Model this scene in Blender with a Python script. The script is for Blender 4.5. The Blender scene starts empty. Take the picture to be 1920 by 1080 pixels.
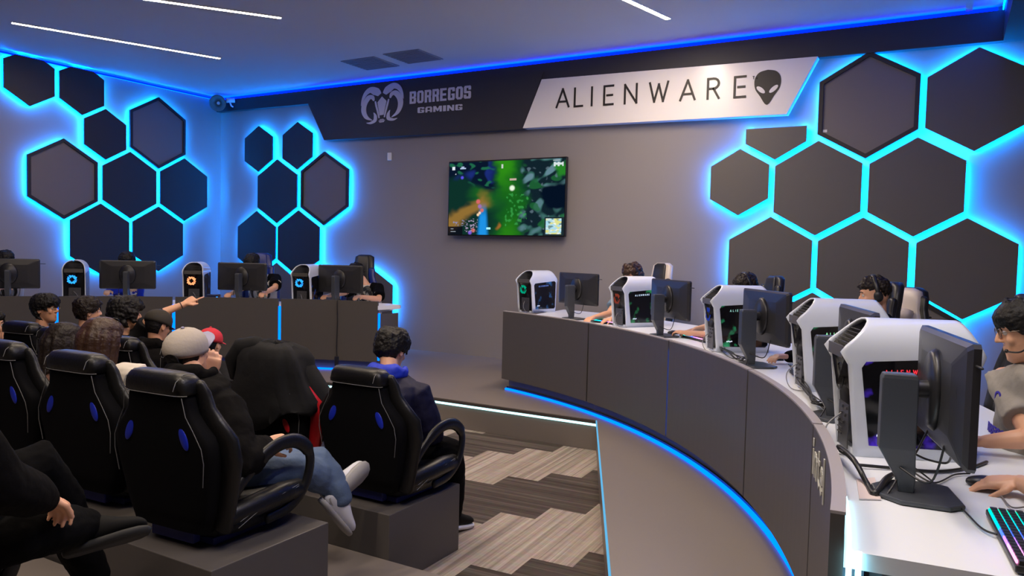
# Esports arena with tiered seating, curved desks and backlit hexagon walls
EXPOSURE = 1.0
HEXS = 68.0
COVES = 3.0
LAMPS = 100.0
SCREEN = 0.6
BEAMS = 12.0
LINES = 5.0
import bpy, bmesh, math, random
from mathutils import Vector, Matrix, noise
random.seed(7)
PI = math.pi
R = math.radians
SC = bpy.context.scene
COL = SC.collection
V = Vector

# ------------------------------------------------------------------ materials
MATS = {}
def mat(name, col, rough=.5, metal=0.0, emit=None, es=0.0, spec=.5, bump=0.0, bscale=40.0, var=0.0, vscale=6.0, coat=0.0, sheen=0.0):
    if name in MATS: return MATS[name]
    m = bpy.data.materials.new(name); m.use_nodes = True
    nt = m.node_tree; b = nt.nodes['Principled BSDF']
    b.inputs['Base Color'].default_value = (*col, 1)
    b.inputs['Roughness'].default_value = rough
    b.inputs['Metallic'].default_value = metal
    b.inputs['Specular IOR Level'].default_value = spec
    if coat: b.inputs['Coat Weight'].default_value = coat
    if sheen: b.inputs['Sheen Weight'].default_value = sheen
    if emit is not None:
        b.inputs['Emission Color'].default_value = (*emit, 1); b.inputs['Emission Strength'].default_value = es
    tc = nt.nodes.new('ShaderNodeTexCoord')
    if var:
        n = nt.nodes.new('ShaderNodeTexNoise'); n.inputs['Scale'].default_value = vscale; n.inputs['Detail'].default_value = 4
        nt.links.new(tc.outputs['Object'], n.inputs['Vector'])
        mx = nt.nodes.new('ShaderNodeMix'); mx.data_type = 'RGBA'
        mx.inputs['A'].default_value = (*[c*(1-var) for c in col], 1); mx.inputs['B'].default_value = (*[min(1, c*(1+var)) for c in col], 1)
        nt.links.new(n.outputs['Fac'], mx.inputs['Factor']); nt.links.new(mx.outputs['Result'], b.inputs['Base Color'])
    if bump:
        n = nt.nodes.new('ShaderNodeTexNoise'); n.inputs['Scale'].default_value = bscale; n.inputs['Detail'].default_value = 3
        nt.links.new(tc.outputs['Object'], n.inputs['Vector'])
        bp = nt.nodes.new('ShaderNodeBump'); bp.inputs['Strength'].default_value = bump; bp.inputs['Distance'].default_value = .01
        nt.links.new(n.outputs['Fac'], bp.inputs['Height']); nt.links.new(bp.outputs['Normal'], b.inputs['Normal'])
    MATS[name] = m
    return m
def glow(name, col, s):
    if name in MATS: return MATS[name]
    m = bpy.data.materials.new(name); m.use_nodes = True
    nt = m.node_tree; nt.nodes.clear()
    e = nt.nodes.new('ShaderNodeEmission'); o = nt.nodes.new('ShaderNodeOutputMaterial')
    e.inputs['Color'].default_value = (*col, 1); e.inputs['Strength'].default_value = s
    nt.links.new(e.outputs[0], o.inputs[0]); MATS[name] = m
    return m

# ------------------------------------------------------------------ mesh builder
class MB:
    def __init__(s): s.v = []; s.f = []; s.m = []; s.sm = []
    def add(s, vs, fs, mi=0, sm=True):
        o = len(s.v); s.v += [tuple(p) for p in vs]
        for f in fs: s.f.append([i+o for i in f]); s.m.append(mi); s.sm.append(sm)
        return s
    def box(s, c, d, rz=0.0, M=None, mi=0):
        h = [x/2 for x in d]; M = M or Matrix.Rotation(rz, 3, 'Z'); c = V(c)
        vs = [c + M @ V((x*h[0], y*h[1], z*h[2])) for z in (-1, 1) for x, y in ((-1,-1),(1,-1),(1,1),(-1,1))]
        return s.add(vs, [(3,2,1,0),(4,5,6,7),(0,1,5,4),(1,2,6,5),(2,3,7,6),(3,0,4,7)], mi, False)
    def prism(s, poly, O, U, W, N, t, mi=0, sm=False):
        """poly in (u,w) extruded along N by t, from origin O"""
        O, U, W, N = V(O), V(U), V(W), V(N); n = len(poly)
        a = [O+U*p[0]+W*p[1] for p in poly]; b = [p+N*t for p in a]
        fs = [list(range(n))[::-1], list(range(n, 2*n))]
        s.add(a+b, fs, mi, False)
        o = len(s.v)-2*n
        for i in range(n):
            j = (i+1) % n; s.f.append([o+i, o+j, o+n+j, o+n+i]); s.m.append(mi); s.sm.append(sm)
        return s
    def loft(s, rings, closed=True, mi=0, sm=True, caps=True):
        n = len(rings[0]); vs = [p for r in rings for p in r]; fs = []
        for k in range(len(rings)-1):
            for i in range(n if closed else n-1):
                j = (i+1) % n; fs.append((k*n+i, k*n+j, (k+1)*n+j, (k+1)*n+i))
        if caps and closed: fs.append(tuple(range(n))[::-1]); fs.append(tuple(range((len(rings)-1)*n, len(rings)*n)))
        return s.add(vs, fs, mi, sm)
    def tube(s, pts, r, n=8, up=None, mi=0, round_ends=True):
        """r: number, list of numbers or list of (rx, ry)"""
        pts = [V(p) for p in pts]; k = len(pts)
        rr = [(q, q) if not isinstance(q, (tuple, list)) else q for q in (r if isinstance(r, (list, tuple)) and len(r) == k else [r]*k)]
        rings = []; X = None
        for i, p in enumerate(pts):
            t = (pts[min(i+1, k-1)]-pts[max(i-1, 0)])
            if t.length < 1e-9: t = V((0,0,1))
            t.normalize()
            if X is None:
                a = V(up) if up is not None else (V((0,0,1)) if abs(t.z) < .9 else V((0,1,0)))
                X = t.cross(a)
                if X.length < 1e-4: X = t.cross(V((1,.3,.2)))
            X = (X - t*X.dot(t)).normalized(); Y = X.cross(t)
            def ring(c, f): return [c+X*(rr[i][0]*f*math.cos(2*PI*q/n))+Y*(rr[i][1]*f*math.sin(2*PI*q/n)) for q in range(n)]
            if i == 0 and round_ends:
                for a in (80, 50, 25): rings.append(ring(p-t*(min(rr[0])*math.sin(R(a))), math.cos(R(a))))
            rings.append(ring(p, 1))
            if i == k-1 and round_ends:
                for a in (25, 50, 80): rings.append(ring(p+t*(min(rr[-1])*math.sin(R(a))), math.cos(R(a))))
        return s.loft(rings, mi=mi)
    def ell(s, c, r, M=None, n=14, m=9, mi=0):
        c = V(c); M = M or Matrix.Identity(3); rings = []
        for a in range(m+1):
            th = -PI/2 + PI*(a+.0001)/(m+.0002); rings.append([c+M@V((r[0]*math.cos(th)*math.cos(2*PI*q/n), r[1]*math.cos(th)*math.sin(2*PI*q/n), r[2]*math.sin(th))) for q in range(n)])
        return s.loft(rings, mi=mi)
    def arc(s, C, r0, r1, z0, z1, a0, a1, n=24, mi=0, r0b=None, r1b=None):
        rings = []
        for i in range(n+1):
            f = i/n; a = R(a0+(a1-a0)*f); d = V((math.cos(a), math.sin(a), 0)); c = V((C[0], C[1], 0))
            q0 = r0(a0+(a1-a0)*f) if callable(r0) else r0; q1 = r1(a0+(a1-a0)*f) if callable(r1) else r1
            rings.append([c+d*q0+V((0,0,z0)), c+d*q1+V((0,0,z0)), c+d*q1+V((0,0,z1)), c+d*q0+V((0,0,z1))])
        return s.loft(rings, mi=mi, sm=False)
    def ribbon(s, pts, ws, O, U, W, N, t, mi=0):
        """flat stroke of varying width following 2D pts; U/W axes, thickness t along N"""
        O, U, W, N = V(O), V(U), V(W), V(N); L = []; Rr = []; k = len(pts)
        if not isinstance(ws, (list, tuple)): ws = [ws]*k
        for i in range(k):
            a = pts[max(i-1, 0)]; b = pts[min(i+1, k-1)]; dx, dy = b[0]-a[0], b[1]-a[1]; l = math.hypot(dx, dy) or 1
            nx, ny = -dy/l, dx/l; w = ws[i]/2
            L.append(O+U*(pts[i][0]+nx*w)+W*(pts[i][1]+ny*w)); Rr.append(O+U*(pts[i][0]-nx*w)+W*(pts[i][1]-ny*w))
        rings = [[L[i], Rr[i], Rr[i]+N*t, L[i]+N*t] for i in range(k)]
        return s.loft(rings, mi=mi, sm=False)
    def build(s, name, m, parent=None, bev=0.0, world=None, sub=0, remesh=0.0, disp=None, smooth_it=0):
        me = bpy.data.meshes.new(name); me.from_pydata(s.v, [], s.f); me.update()
        for q in (m if isinstance(m, (list, tuple)) else [m]): me.materials.append(q)
        for p, a, b in zip(me.polygons, s.m, s.sm): p.material_index = a; p.use_smooth = b
        bm = bmesh.new(); bm.from_mesh(me); bmesh.ops.recalc_face_normals(bm, faces=bm.faces); bm.to_mesh(me); bm.free()
        o = bpy.data.objects.new(name, me); COL.objects.link(o)
        if parent is not None: o.parent = parent
        if sub: q = o.modifiers.new('s', 'SUBSURF'); q.levels = sub; q.render_levels = sub
        if remesh:
            q = o.modifiers.new('r', 'REMESH'); q.mode = 'VOXEL'; q.voxel_size = remesh; q.use_smooth_shade = True
            q = o.modifiers.new('sm', 'SMOOTH'); q.iterations = smooth_it or 3; q.factor = .5
        if disp:
            tx = bpy.data.textures.get('cl%g' % disp[1]) or bpy.data.textures.new('cl%g' % disp[1], 'CLOUDS'); tx.noise_scale = disp[1]; tx.noise_depth = 2
            q = o.modifiers.new('d', 'DISPLACE'); q.texture = tx; q.strength = disp[0]; q.mid_level = .5; q.texture_coords = 'GLOBAL' if len(disp) > 2 else 'LOCAL'
        if bev:
            q = o.modifiers.new('b', 'BEVEL'); q.width = bev; q.segments = 2; q.limit_method = 'ANGLE'; q.angle_limit = R(35)
        return o

def tag(o, label=None, cat=None, group=None, kind=None):
    if label: o['label'] = label
    if cat: o['category'] = cat
    if group: o['group'] = group
    if kind: o['kind'] = kind
    return o
def thing(name, label, cat, loc=(0,0,0), rz=0.0, group=None):
    o = bpy.data.objects.new(name, None); COL.objects.link(o); o.location = loc; o.rotation_euler = (0, 0, rz); o.empty_display_size = .1
    return tag(o, label, cat, group)
def struct(o): o['kind'] = 'structure'; return o
def copy_tree(o, parent=None):
    c = o.copy(); COL.objects.link(c)
    if parent is not None: c.parent = parent
    for ch in [x for x in bpy.data.objects if x.parent == o]: copy_tree(ch, c)
    return c
def spline(P, n=8):
    P = [V(p) for p in P]; out = []
    for i in range(len(P)-1):
        a, b, c, d = P[max(i-1, 0)], P[i], P[i+1], P[min(i+2, len(P)-1)]
        for k in range(n):
            t = k/n; out.append(.5*((2*b)+(-a+c)*t+(2*a-5*b+4*c-d)*t*t+(-a+3*b-3*c+d)*t**3))
    out.append(P[-1]); return out

# ------------------------------------------------------------------ stroke lettering (unit cell: width w, height 1)
def arcp(cx, cy, rx, ry, a0, a1, n=8): return [(cx+rx*math.cos(R(a0+(a1-a0)*i/n)), cy+ry*math.sin(R(a0+(a1-a0)*i/n))) for i in range(n+1)]
def glyph(ch):
    G = {
     'A': (.8, [[(0,0),(.4,1),(.8,0)], [(.2,.3),(.6,.3)]]), 'L': (.5, [[(0,1),(0,0),(.5,0)]]), 'I': (.0, [[(0,0),(0,1)]]),
     'E': (.55, [[(.55,1),(0,1),(0,0),(.55,0)], [(0,.5),(.48,.5)]]), 'e': (.6, [[(.55,1),(0,1),(0,0),(.55,0)], [(.18,.5),(.5,.5)]]),
     'N': (.7, [[(0,0),(0,1),(.7,0),(.7,1)]]), 'M': (.85, [[(0,0),(0,1),(.425,.25),(.85,1),(.85,0)]]),
     'W': (1.05, [[(0,1),(.27,0),(.525,.9),(.78,0),(1.05,1)]]),
     'R': (.6, [[(0,0),(0,1)]+arcp(.3,.75,.28,.25,90,-90)+[(.12,.5)], [(.3,.5),(.6,0)]]),
     'B': (.6, [[(0,0),(0,1)]+arcp(.32,.76,.24,.24,90,-90)+[(0,.52)], [(0,.5)]+arcp(.34,.25,.25,.25,90,-90)+[(0,0)]]),
     'O': (.6, [arcp(.3,.7,.3,.3,0,180)+arcp(.3,.3,.3,.3,180,360)+[(.6,.7)]]),
     'G': (.6, [arcp(.3,.7,.3,.3,20,180)+arcp(.3,.3,.3,.3,180,360)+[(.6,.5),(.34,.5)]]),
     'S': (.55, [arcp(.28,.75,.27,.25,10,200)+[(.1,.56),(.46,.42)]+arcp(.28,.25,.27,.25,20,-170)]),
     'T': (.6, [[(.3,0),(.3,1)], [(0,1),(.6,1)]]), 'C': (.6, [arcp(.3,.7,.3,.3,20,180)+arcp(.3,.3,.3,.3,180,340)]),
     'i': (.0, [[(0,0),(0,.62)], [(0,.8),(0,.92)]]), 'n': (.4, [[(0,0),(0,.62)], [(0,.3)]+arcp(.2,.42,.2,.2,180,0)+[(.4,0)]]),
     't': (.3, [[(.1,.85),(.1,.12),(.3,0)], [(-.02,.62),(.3,.62)]]), 'l': (.0, [[(0,-.05),(0,1)]]), 'm': (.3, [[(0,0),(0,1),(.15,.5),(.3,1),(.3,0)]]),
     'j': (.45, [[(.02,.33),(.43,.33)]+arcp(.225,.31,.205,.31,0,180)+arcp(.225,.31,.205,.31,180,320)])}
    return G[ch]
def letters(mb, text, h, gap, sw, P, xs=1.0, mi=0, t=.006):
    """P(u,w) -> (origin, U, W, N) frame; straight text on a plane when P is a tuple"""
    x = 0
    for ch in text:
        if ch == ' ': x += h*.5; continue
        w, st = glyph(ch)
        for k, line in enumerate(st):
            O, U, W, N = P(x) if callable(P) else P
            ox = 0 if callable(P) else x
            pts = [(ox+p[0]*h*xs, p[1]*h) for p in line]
            # square ends: extend by half stroke
            q = []
            for i in range(len(pts)-1):
                a, b = V(pts[i]), V(pts[i+1]); d = (b-a)
                if d.length < 1e-6: continue
                d.normalize(); a2 = a-d*sw*.42; b2 = b+d*sw*.42
                mb.ribbon([tuple(a2), tuple(b2)], sw, V(O)+V(N)*(.0003*((i+k) % 3)), U, W, N, t, mi)
        x += w*h*xs+gap
    return x-gap

# ------------------------------------------------------------------ people
SKIN = [mat('skin_warm', (.72,.38,.23), .5, bump=.05, bscale=60, var=.08, vscale=20), mat('skin_tan', (.58,.29,.17), .5, bump=.05, bscale=60, var=.08, vscale=20)]
HAIRM = {'black': mat('hair_black', (.007,.006,.006), .55, bump=.8, bscale=45, spec=.25), 'brown': mat('hair_brown', (.040,.018,.010), .45, spec=.35, bump=.8, bscale=40, var=.4, vscale=14),
         'dark': mat('hair_dark_brown', (.014,.009,.007), .5, spec=.25, bump=.8, bscale=45)}
HEAD = [(-.120,.012,.070,.020),(-.112,.030,.082,.004),(-.098,.043,.088,-.012),(-.080,.052,.089,-.040),(-.060,.059,.087,-.066),(-.035,.066,.087,-.083),
        (-.012,.071,.085,-.093),(.005,.073,.084,-.098),(.022,.075,.088,-.101),(.045,.077,.089,-.102),(.065,.074,.083,-.097),(.085,.064,.067,-.083),(.102,.047,.045,-.062),(.113,.026,.022,-.035),(.118,.008,.002,-.012)]
def head_rings(thick=None, n=28, zmin=-1):
    rings = []
    for z, hw, f, b in HEAD:
        if z < zmin: continue
        c = (f+b)/2; d = (f-b)/2; ring = []
        for q in range(n):
            a = 2*PI*q/n; ca, sa = math.cos(a), math.sin(a)
            e = .85
            x = c+d*math.copysign(abs(ca)**e, ca); y = hw*math.copysign(abs(sa)**e, sa)
            if thick:
                t = thick(a, z); l = math.hypot(ca, sa); x += t*ca; y += t*sa
                zz = z+max(0, t)*max(0, z)/.118*1.0
            else: zz = z
            ring.append(V((x, y, zz)))
        rings.append(ring)
    return rings
def frame(f, tilt=0.0):
    f = V(f).normalized(); s = V((0,0,1)).cross(f)
    s = s.normalized() if s.length > 1e-4 else V((0,1,0)); u = f.cross(s)
    M = Matrix((f, s, u)).transposed()      # local x forward, y left, z up
    return M @ Matrix.Rotation(tilt, 3, 'X')
def place(rings, M, O, sc=1.0): return [[O+M@(p*sc) for p in r] for r in rings]
def ik(a, t, l1, l2, pole):
    a, t = V(a), V(t); d = t-a; L = min(d.length, (l1+l2)*.999); d = d.normalized()
    x = (l1*l1-l2*l2+L*L)/(2*L); h = math.sqrt(max(0, l1*l1-x*x)); p = V(pole); p = (p-d*p.dot(d)).normalized()
    return a+d*x+p*h, a+d*L
def hand(mb, w, d, up, side, curl=.5, point=False, sc=1.0, spread=.0):
    """w wrist, d direction of the fingers, up back-of-hand normal, side +1: thumb on the +S side"""
    d = V(d).normalized(); up = V(up); up = (up-d*up.dot(d)).normalized(); S = d.cross(up)*side
    mb.loft([[w+d*x*sc+S*(sy*hw*sc)+up*(sz*ht*sc) for sy, sz in ((1,.35),(.8,1),(-.8,1),(-1,.35),(-1,-.35),(-.8,-1),(.8,-1),(1,-.35))] for x, hw, ht in ((-.03,.024,.019),(.0,.026,.018),(.03,.036,.017),(.06,.041,.015),(.088,.040,.013),(.098,.034,.008))])
    L = [.074,.082,.076,.060]
    for i, off in enumerate((.030,.010,-.010,-.029)):
        c = 0.08 if (point and i == 0) else (1.35 if point else curl*(1+.12*(i-1.5)))
        p = w+d*.084*sc+S*off*sc; dd = (d+S*(off*spread*6)).normalized(); pts = [p-d*.01]; rr = [.0095*sc]
        ang = 0
        for k, fr in enumerate((.46,.30,.24)):
            ang += c*(.7, .95, .6)[k]
            v = dd*math.cos(ang)-up*math.sin(ang); p = p+v*L[i]*fr*sc; pts.append(p); rr.append((.0088,.0080,.0070)[k]*sc)
        mb.tube(pts, rr, 8)
    p = w+d*.022*sc+S*.028*sc; v1 = (d*.62+S*.75-up*.25).normalized(); v2 = (d*.92+S*(.1 if not point else -.2)-up*.3*(1+curl)).normalized()
    mb.tube([p-v1*.012*sc, p+v1*.034*sc, p+v1*.034*sc+v2*.030*sc, p+v1*.034*sc+v2*.052*sc], [.014*sc,.0115*sc,.0098*sc,.0078*sc], 8)
def torso_rings(J, ex=0.0, wide=1.0, n=20, top=True, low=-.05):
    P, N = J['pelvis'], J['neck']; S = (J['shL']-J['shR']).normalized(); ax = (N-P); L = ax.length; F = J['fwd']
    T = [(low,.150,.105,0),(.02,.165,.118,0),(.16,.160,.115,-.005),(.38,.150,.108,-.015),(.60,.165,.118,-.020),(.78,.178,.115,-.015),(.90,.168,.100,-.008),(.97,.120,.080,0),(1.03,.068,.062,.006)]
    if not top: T = T[:4]
    rings = []
    for f, w, d, off in T:
        bend = math.sin(min(1, max(0, f))*PI)*J.get('bend', .03)
        c = P+ax*f-F*bend+F*off; up = ax.normalized(); Fy = (F-up*F.dot(up)).normalized(); Sx = (S-up*S.dot(up)).normalized()
        k = 1.0+.08*math.sin(f*7)*(1 if ex > .02 else 0)
        rings.append([c+Sx*((w*wide+ex)*math.copysign(abs(math.cos(a))**.85, math.cos(a)))+Fy*((d+ex)*math.copysign(abs(math.sin(a))**.9, math.sin(a))) for a in [2*PI*q/n for q in range(n)]])
    return rings
def wrap_print(mb, J, f0, x0=0.0, ex=.03, wide=1.0):
    """bend flat lettering (x right as seen from the front, z up) onto the front of the torso at height fraction f0"""
    rings = torso_rings(J, ex, wide, n=40); P, N = J['pelvis'], J['neck']; L = (N-P).length; F = J['fwd']; S = (J['shL']-J['shR']).normalized()
    fr = [-.05,.02,.16,.38,.60,.78,.90,.97,1.03]; out = []
    for (x, y, z) in mb.v:
        f = f0+z/L; k = max(i for i in range(len(fr)-1) if fr[i] <= f or i == 0); t = (f-fr[k])/(fr[k+1]-fr[k])
        ring = [a.lerp(b, t) for a, b in zip(rings[k], rings[k+1])]; c = sum(ring, V((0,0,0)))/40; best = None
        front = [p for p in ring if (p-c).dot(F) > -.02]; front.sort(key=lambda p: (p-c).dot(S)); xs = [(p-c).dot(S) for p in front]; q = x+x0
        i = max(0, min(len(xs)-2, sum(1 for v in xs if v < q)-1)); u = (q-xs[i])/((xs[i+1]-xs[i]) or 1)
        out.append(tuple(front[i].lerp(front[i+1], max(0, min(1, u)))+F*abs(y)))
    mb.v = out
def person(label, J, skin=0, vox=.007, hair=None, top=None, legs=None, shoes=None, group=None, head_sc=1.0, wide=1.0, hands=None, ear=True, cat='person', head_vox=None):
    """J: pelvis, neck, head (centre), look (dir), shL, shR, elL, elR, wrL, wrR, and optional knee/ankle L/R + toes"""
    for k, v in list(J.items()):
        if isinstance(v, tuple) and len(v) == 3: J[k] = V(v)
    F = V((0,0,1)).cross((J['shR']-J['shL'])).normalized()*1.0
    if F.dot(J['look']) < -.2: F = -F
    J['fwd'] = F if 'fwd' not in J else V(J['fwd'])
    mb = MB(); M = frame(J['look'], J.get('tilt', 0.0)); H = J['head']; hs = head_sc
    mb.loft(place(head_rings(), M, H, hs))
    L = lambda x, y, z: H+M@V((x*hs, y*hs, z*hs))
    # face: nose, lips, brows, chin
    mb.tube([L(.078,0,.030), L(.090,0,.012), L(.101,0,-.006), L(.106,0,-.018)], [.007*hs,.008*hs,.0095*hs,.0105*hs], 8)
    for y in (-.011, .011): mb.ell(L(.093, y, -.022), (.010*hs, .008*hs, .007*hs), M)
    mb.tube([L(.077,-.022,-.052), L(.087,-.010,-.049), L(.089,0,-.050), L(.087,.010,-.049), L(.077,.022,-.052)], .0055*hs, 8)
    mb.tube([L(.077,-.019,-.060), L(.086,-.008,-.062), L(.088,0,-.062), L(.086,.008,-.062), L(.077,.019,-.060)], .0060*hs, 8)
    mb.ell(L(.077, 0, -.098), (.014*hs, .018*hs, .012*hs), M)
    for y in (-1, 1):
        mb.tube([L(.074,y*.050,.030), L(.084,y*.030,.034), L(.086,y*.012,.029)], .0065*hs, 8)
        mb.ell(L(.066, y*.043, -.020), (.016*hs, .018*hs, .020*hs), M)
        if ear:
            mb.loft(place([[V((-.012+a*.02*math.cos(t), y*(.070+b), -.006+a*.032*math.sin(t))) for t in [2*PI*q/12 for q in range(12)]] for a, b in ((.5,-.004),(.8,.006),(1.0,.012),(.9,.016),(.5,.013))], M, H, hs))
    # neck, torso core
    mb.tube([J['neck']-(J['head']-J['neck'])*.25, J['neck'], J['neck'].lerp(H, .45)+M@V((-.012,0,0)), H+M@V((-.02,0,-.04))], [.062*hs,.056*hs,.053*hs,.05*hs], 14)
    mb.loft(torso_rings(J, -.012, wide))
    am = {}
    for s in 'LR':
        sh, el, wr = J['sh'+s], J['el'+s], J['wr'+s]
        mb.tube([sh, sh.lerp(el, .35), sh.lerp(el, .8), el, el.lerp(wr, .25), el.lerp(wr, .6), wr], [.048,.047,.040,.038,.040,.033,.026], 12)
        hd = (hands or {}).get(s, {}); d = V(hd.get('d', (wr-el))); up = V(hd.get('up', (0,0,1)))
        if hd.get('none'): continue
        hand(mb, wr, d, up, hd.get('side', 1 if s == 'R' else -1)*1, hd.get('curl', .45), hd.get('point', False), hd.get('sc', 1.0), hd.get('spread', .3))
    if 'knL' in J:
        for s in 'LR':
            hp = J['pelvis']+(J['sh'+s]-(J['shL']+J['shR'])/2).normalized()*.09
            kn, an = J['kn'+s], J['an'+s]
            mb.tube([hp, hp.lerp(kn, .5), kn, kn.lerp(an, .3), kn.lerp(an, .7), an], [.075,.068,.052,.054,.042,.034], 12)
            t_ = J.get('toe'+s, V((0,.16,-.05))); d_ = t_.normalized(); dn_ = J.get('sole'+s, V((0,0,-1))); dn_ = (dn_-d_*dn_.dot(d_)).normalized(); mb.tube([an, an+dn_*.03, an+dn_*.035+d_*.06], [.033,.024,.018], 10)
    o = mb.build('person', SKIN[skin], None, remesh=vox, smooth_it=2)
    tag(o, label, cat, group)
    # eyes
    for y in (-1, 1):
        e = MB(); e.ell(L(.074, y*.031, .012), (.0125*hs,)*3, M); e.build('eye', mat('eye_white', (.55,.52,.5), .25), o)
        e = MB(); e.ell(L(.0815, y*.031, .012), (.0056*hs,)*3, M, 10, 6); e.build('iris', mat('eye_dark', (.012,.008,.006), .15), o)
        if hair and hair.get('brow', True):
            e = MB(); e.tube([L(.079,y*.050,.034), L(.0895,y*.032,.040), L(.0925,y*.014,.035)], .0032*hs, 6); e.build('eyebrow', HAIRM[hair.get('c', 'black')], o)
    if hair: make_hair(o, H, M, hs, J, **hair)
    if top: make_top(o, J, wide, **top)
    if legs and 'knL' in J: make_legs(o, J, **legs)
    if shoes and 'knL' in J: make_shoes(o, J, **shoes)
    return o, L, M
def make_hair(o, H, M, hs, J, c='black', t=.018, style='short', seed=0, amp=.006, fringe=.052, nape=-.07, brow=True, longlen=.3, side=.0, dsp=.016):
    def thick(a, z):
        a = (a+PI) % (2*PI)-PI; ph = abs(math.degrees(a))
        if ph < 45: zl = fringe
        elif ph < 70: zl = fringe+(side-fringe)*(ph-45)/25
        elif ph < 98: zl = side
        elif ph < 118: zl = side+(nape-side)*(ph-98)/20
        else: zl = nape
        e = max(0., min(1., (z-zl)/.02+.6))
        p = M@V((math.cos(a), math.sin(a), z*9))
        nz = noise.noise(V((math.cos(a)*2.2+seed, math.sin(a)*2.2, z*18)))
        return -.012+(t+.012+amp*nz*2)*e
    mb = MB(); mb.loft(place(head_rings(thick, 40, -.10), M, H, hs))
    Lf = lambda x, y, z: H+M@V((x*hs, y*hs, z*hs)); rnd = random.Random(seed+3)
    if style == 'curly':
        for i in range(150):
            a = rnd.uniform(-PI, PI); z = rnd.uniform(-.06, .115)
            if abs(math.degrees(a)) < 65 and z < .05: continue
            k = math.sqrt(max(.05, 1-(z/.13)**2)); r = rnd.uniform(.018, .03)
            mb.ell(Lf(-.008+(.094*k+t*.75)*math.cos(a), (.074*k+t*.75)*math.sin(a), z+t*.6*max(0, z)/.1), (r*hs,)*3, None, 8, 6)
    elif style == 'cap': pass
    elif style == 'short':
        for i in range(170):      # tufts following the crown
            a = rnd.uniform(-PI, PI); z = rnd.uniform(.01, .10); ph = abs(math.degrees(a))
            if (ph < 60 and z < fringe) or (z < side+.025 and side > .03): continue
            k = math.sqrt(max(.05, 1-(z/.125)**2)); q = (.094*k+t*.7); y = (.072*k+t*.7)
            p0 = Lf(-.008+q*.72*math.cos(a), y*.72*math.sin(a), z+.035); p1 = Lf(-.008+q*math.cos(a), y*math.sin(a), z+t*.3); p2 = Lf(-.008+(q+.004)*math.cos(a+.15), (y+.004)*math.sin(a+.15), z-.03)
            mb.tube([p0, p1, p2+M@V((0,rnd.uniform(-.012,.012),rnd.uniform(-.008,.012)))], [.009*hs,.0085*hs,.002*hs], 6)
    elif style == 'long':
        for i in range(46):
            a = R(rnd.uniform(75, 285)); w = rnd.uniform(.9, 1.08)
            p = [Lf(-.008+.100*math.cos(a)*.6, .082*math.sin(a)*.6, .105), Lf(-.008+.112*math.cos(a)*w, .094*math.sin(a)*w, .03), Lf(-.012+.112*math.cos(a)*w, .098*math.sin(a)*w, -.06)]
            q = p[-1]; dn = V((0,0,-1))
            p += [q+dn*longlen*.5+M@V((-.012,0,0))*rnd.uniform(.5,1.5), q+dn*longlen*rnd.uniform(.85,1.05)+M@V((-.018,0,0))]
            mb.tube(spline(p, 4), [.019*hs]*(len(p)*4-6)+[.016,.010,.005], 7)
    ob = mb.build('hair', HAIRM[c], o, remesh=.0055 if style != 'short' else .0045, smooth_it=1, disp=(dsp, .022) if style in ('short', 'curly') else ((.004, .05) if style == 'long' else None))
    return ob
FABRIC = {}
def make_top(o, J, wide=1.0, m=None, name='hoodie', sleeve='long', ex=.022, hood=None, vox=.009, fold=.016, fs=.10, low=-.10, cuff=True, arm=1.0, m2=None, zip_=False):
    mb = MB(); mb.loft(torso_rings(J, ex, wide, low=low))
    for s in 'LR':
        sh, el, wr = J['sh'+s], J['el'+s], J['wr'+s]; e = ex*.9; inn = (J['neck']-sh)
        base = sh+inn*.35-V((0,0,.02))
        if sleeve == 'long': mb.tube([base, sh, sh.lerp(el, .4), sh.lerp(el, .85), el, el.lerp(wr, .3), el.lerp(wr, .7), wr.lerp(el, .02)], [.07*arm+e*.5,.062*arm+e,.056*arm+e,.05*arm+e,.050*arm+e,.048*arm+e,.040*arm+e,.032*arm+e*.6], 14, round_ends=True)
        else: mb.tube([base, sh, sh.lerp(el, .35), sh.lerp(el, .72)], [.068+e*.5,.060+e,.056+e,.055+e*1.3], 14, round_ends=False)
    if hood == 'down':
        M = frame(J['fwd']); N = J['neck']
        pts = [N+M@V((.075*math.cos(a)-.015, .10*math.sin(a), .045+.02*math.cos(a)*-1)) for a in [R(q) for q in range(-150, 151, 20)]]
    ob = mb.build(name, m, o, remesh=vox, disp=(fold, fs), smooth_it=3)
    if hood == 'down':
        M = frame(J['fwd']); N = J['neck']; hb = MB(); rings = []
        for t, rr in ((0,.06),(1,.0)): pass
        pts = [N+M@V((-.02-.082*math.cos(a), .105*math.sin(a), .045-.016*abs(math.sin(a)))) for a in [R(q) for q in range(-125, 126, 18)]]
        hb.tube(pts, [(.020+.016*math.cos(R(q))**2, .034+.012*math.cos(R(q))**2) for q in range(-125, 126, 18)], 12)
        hb.tube([N+M@V((-.06,-.07,.045)), N+M@V((-.10,0,.02)), N+M@V((-.06,.07,.045))], [.045,.065,.045], 10)
        hb.tube([N+M@V((-.085,0,.02)), N+M@V((-.125,0,-.07)), N+M@V((-.115,0,-.13))], [(.09,.035),(.075,.032),(.03,.02)], 12, up=M@V((1,0,0)))
        hb.build('hood', m2 or m, o, remesh=.008, disp=(.012, .05), smooth_it=2)
    if hood == 'up':
        pass
    return ob
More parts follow.
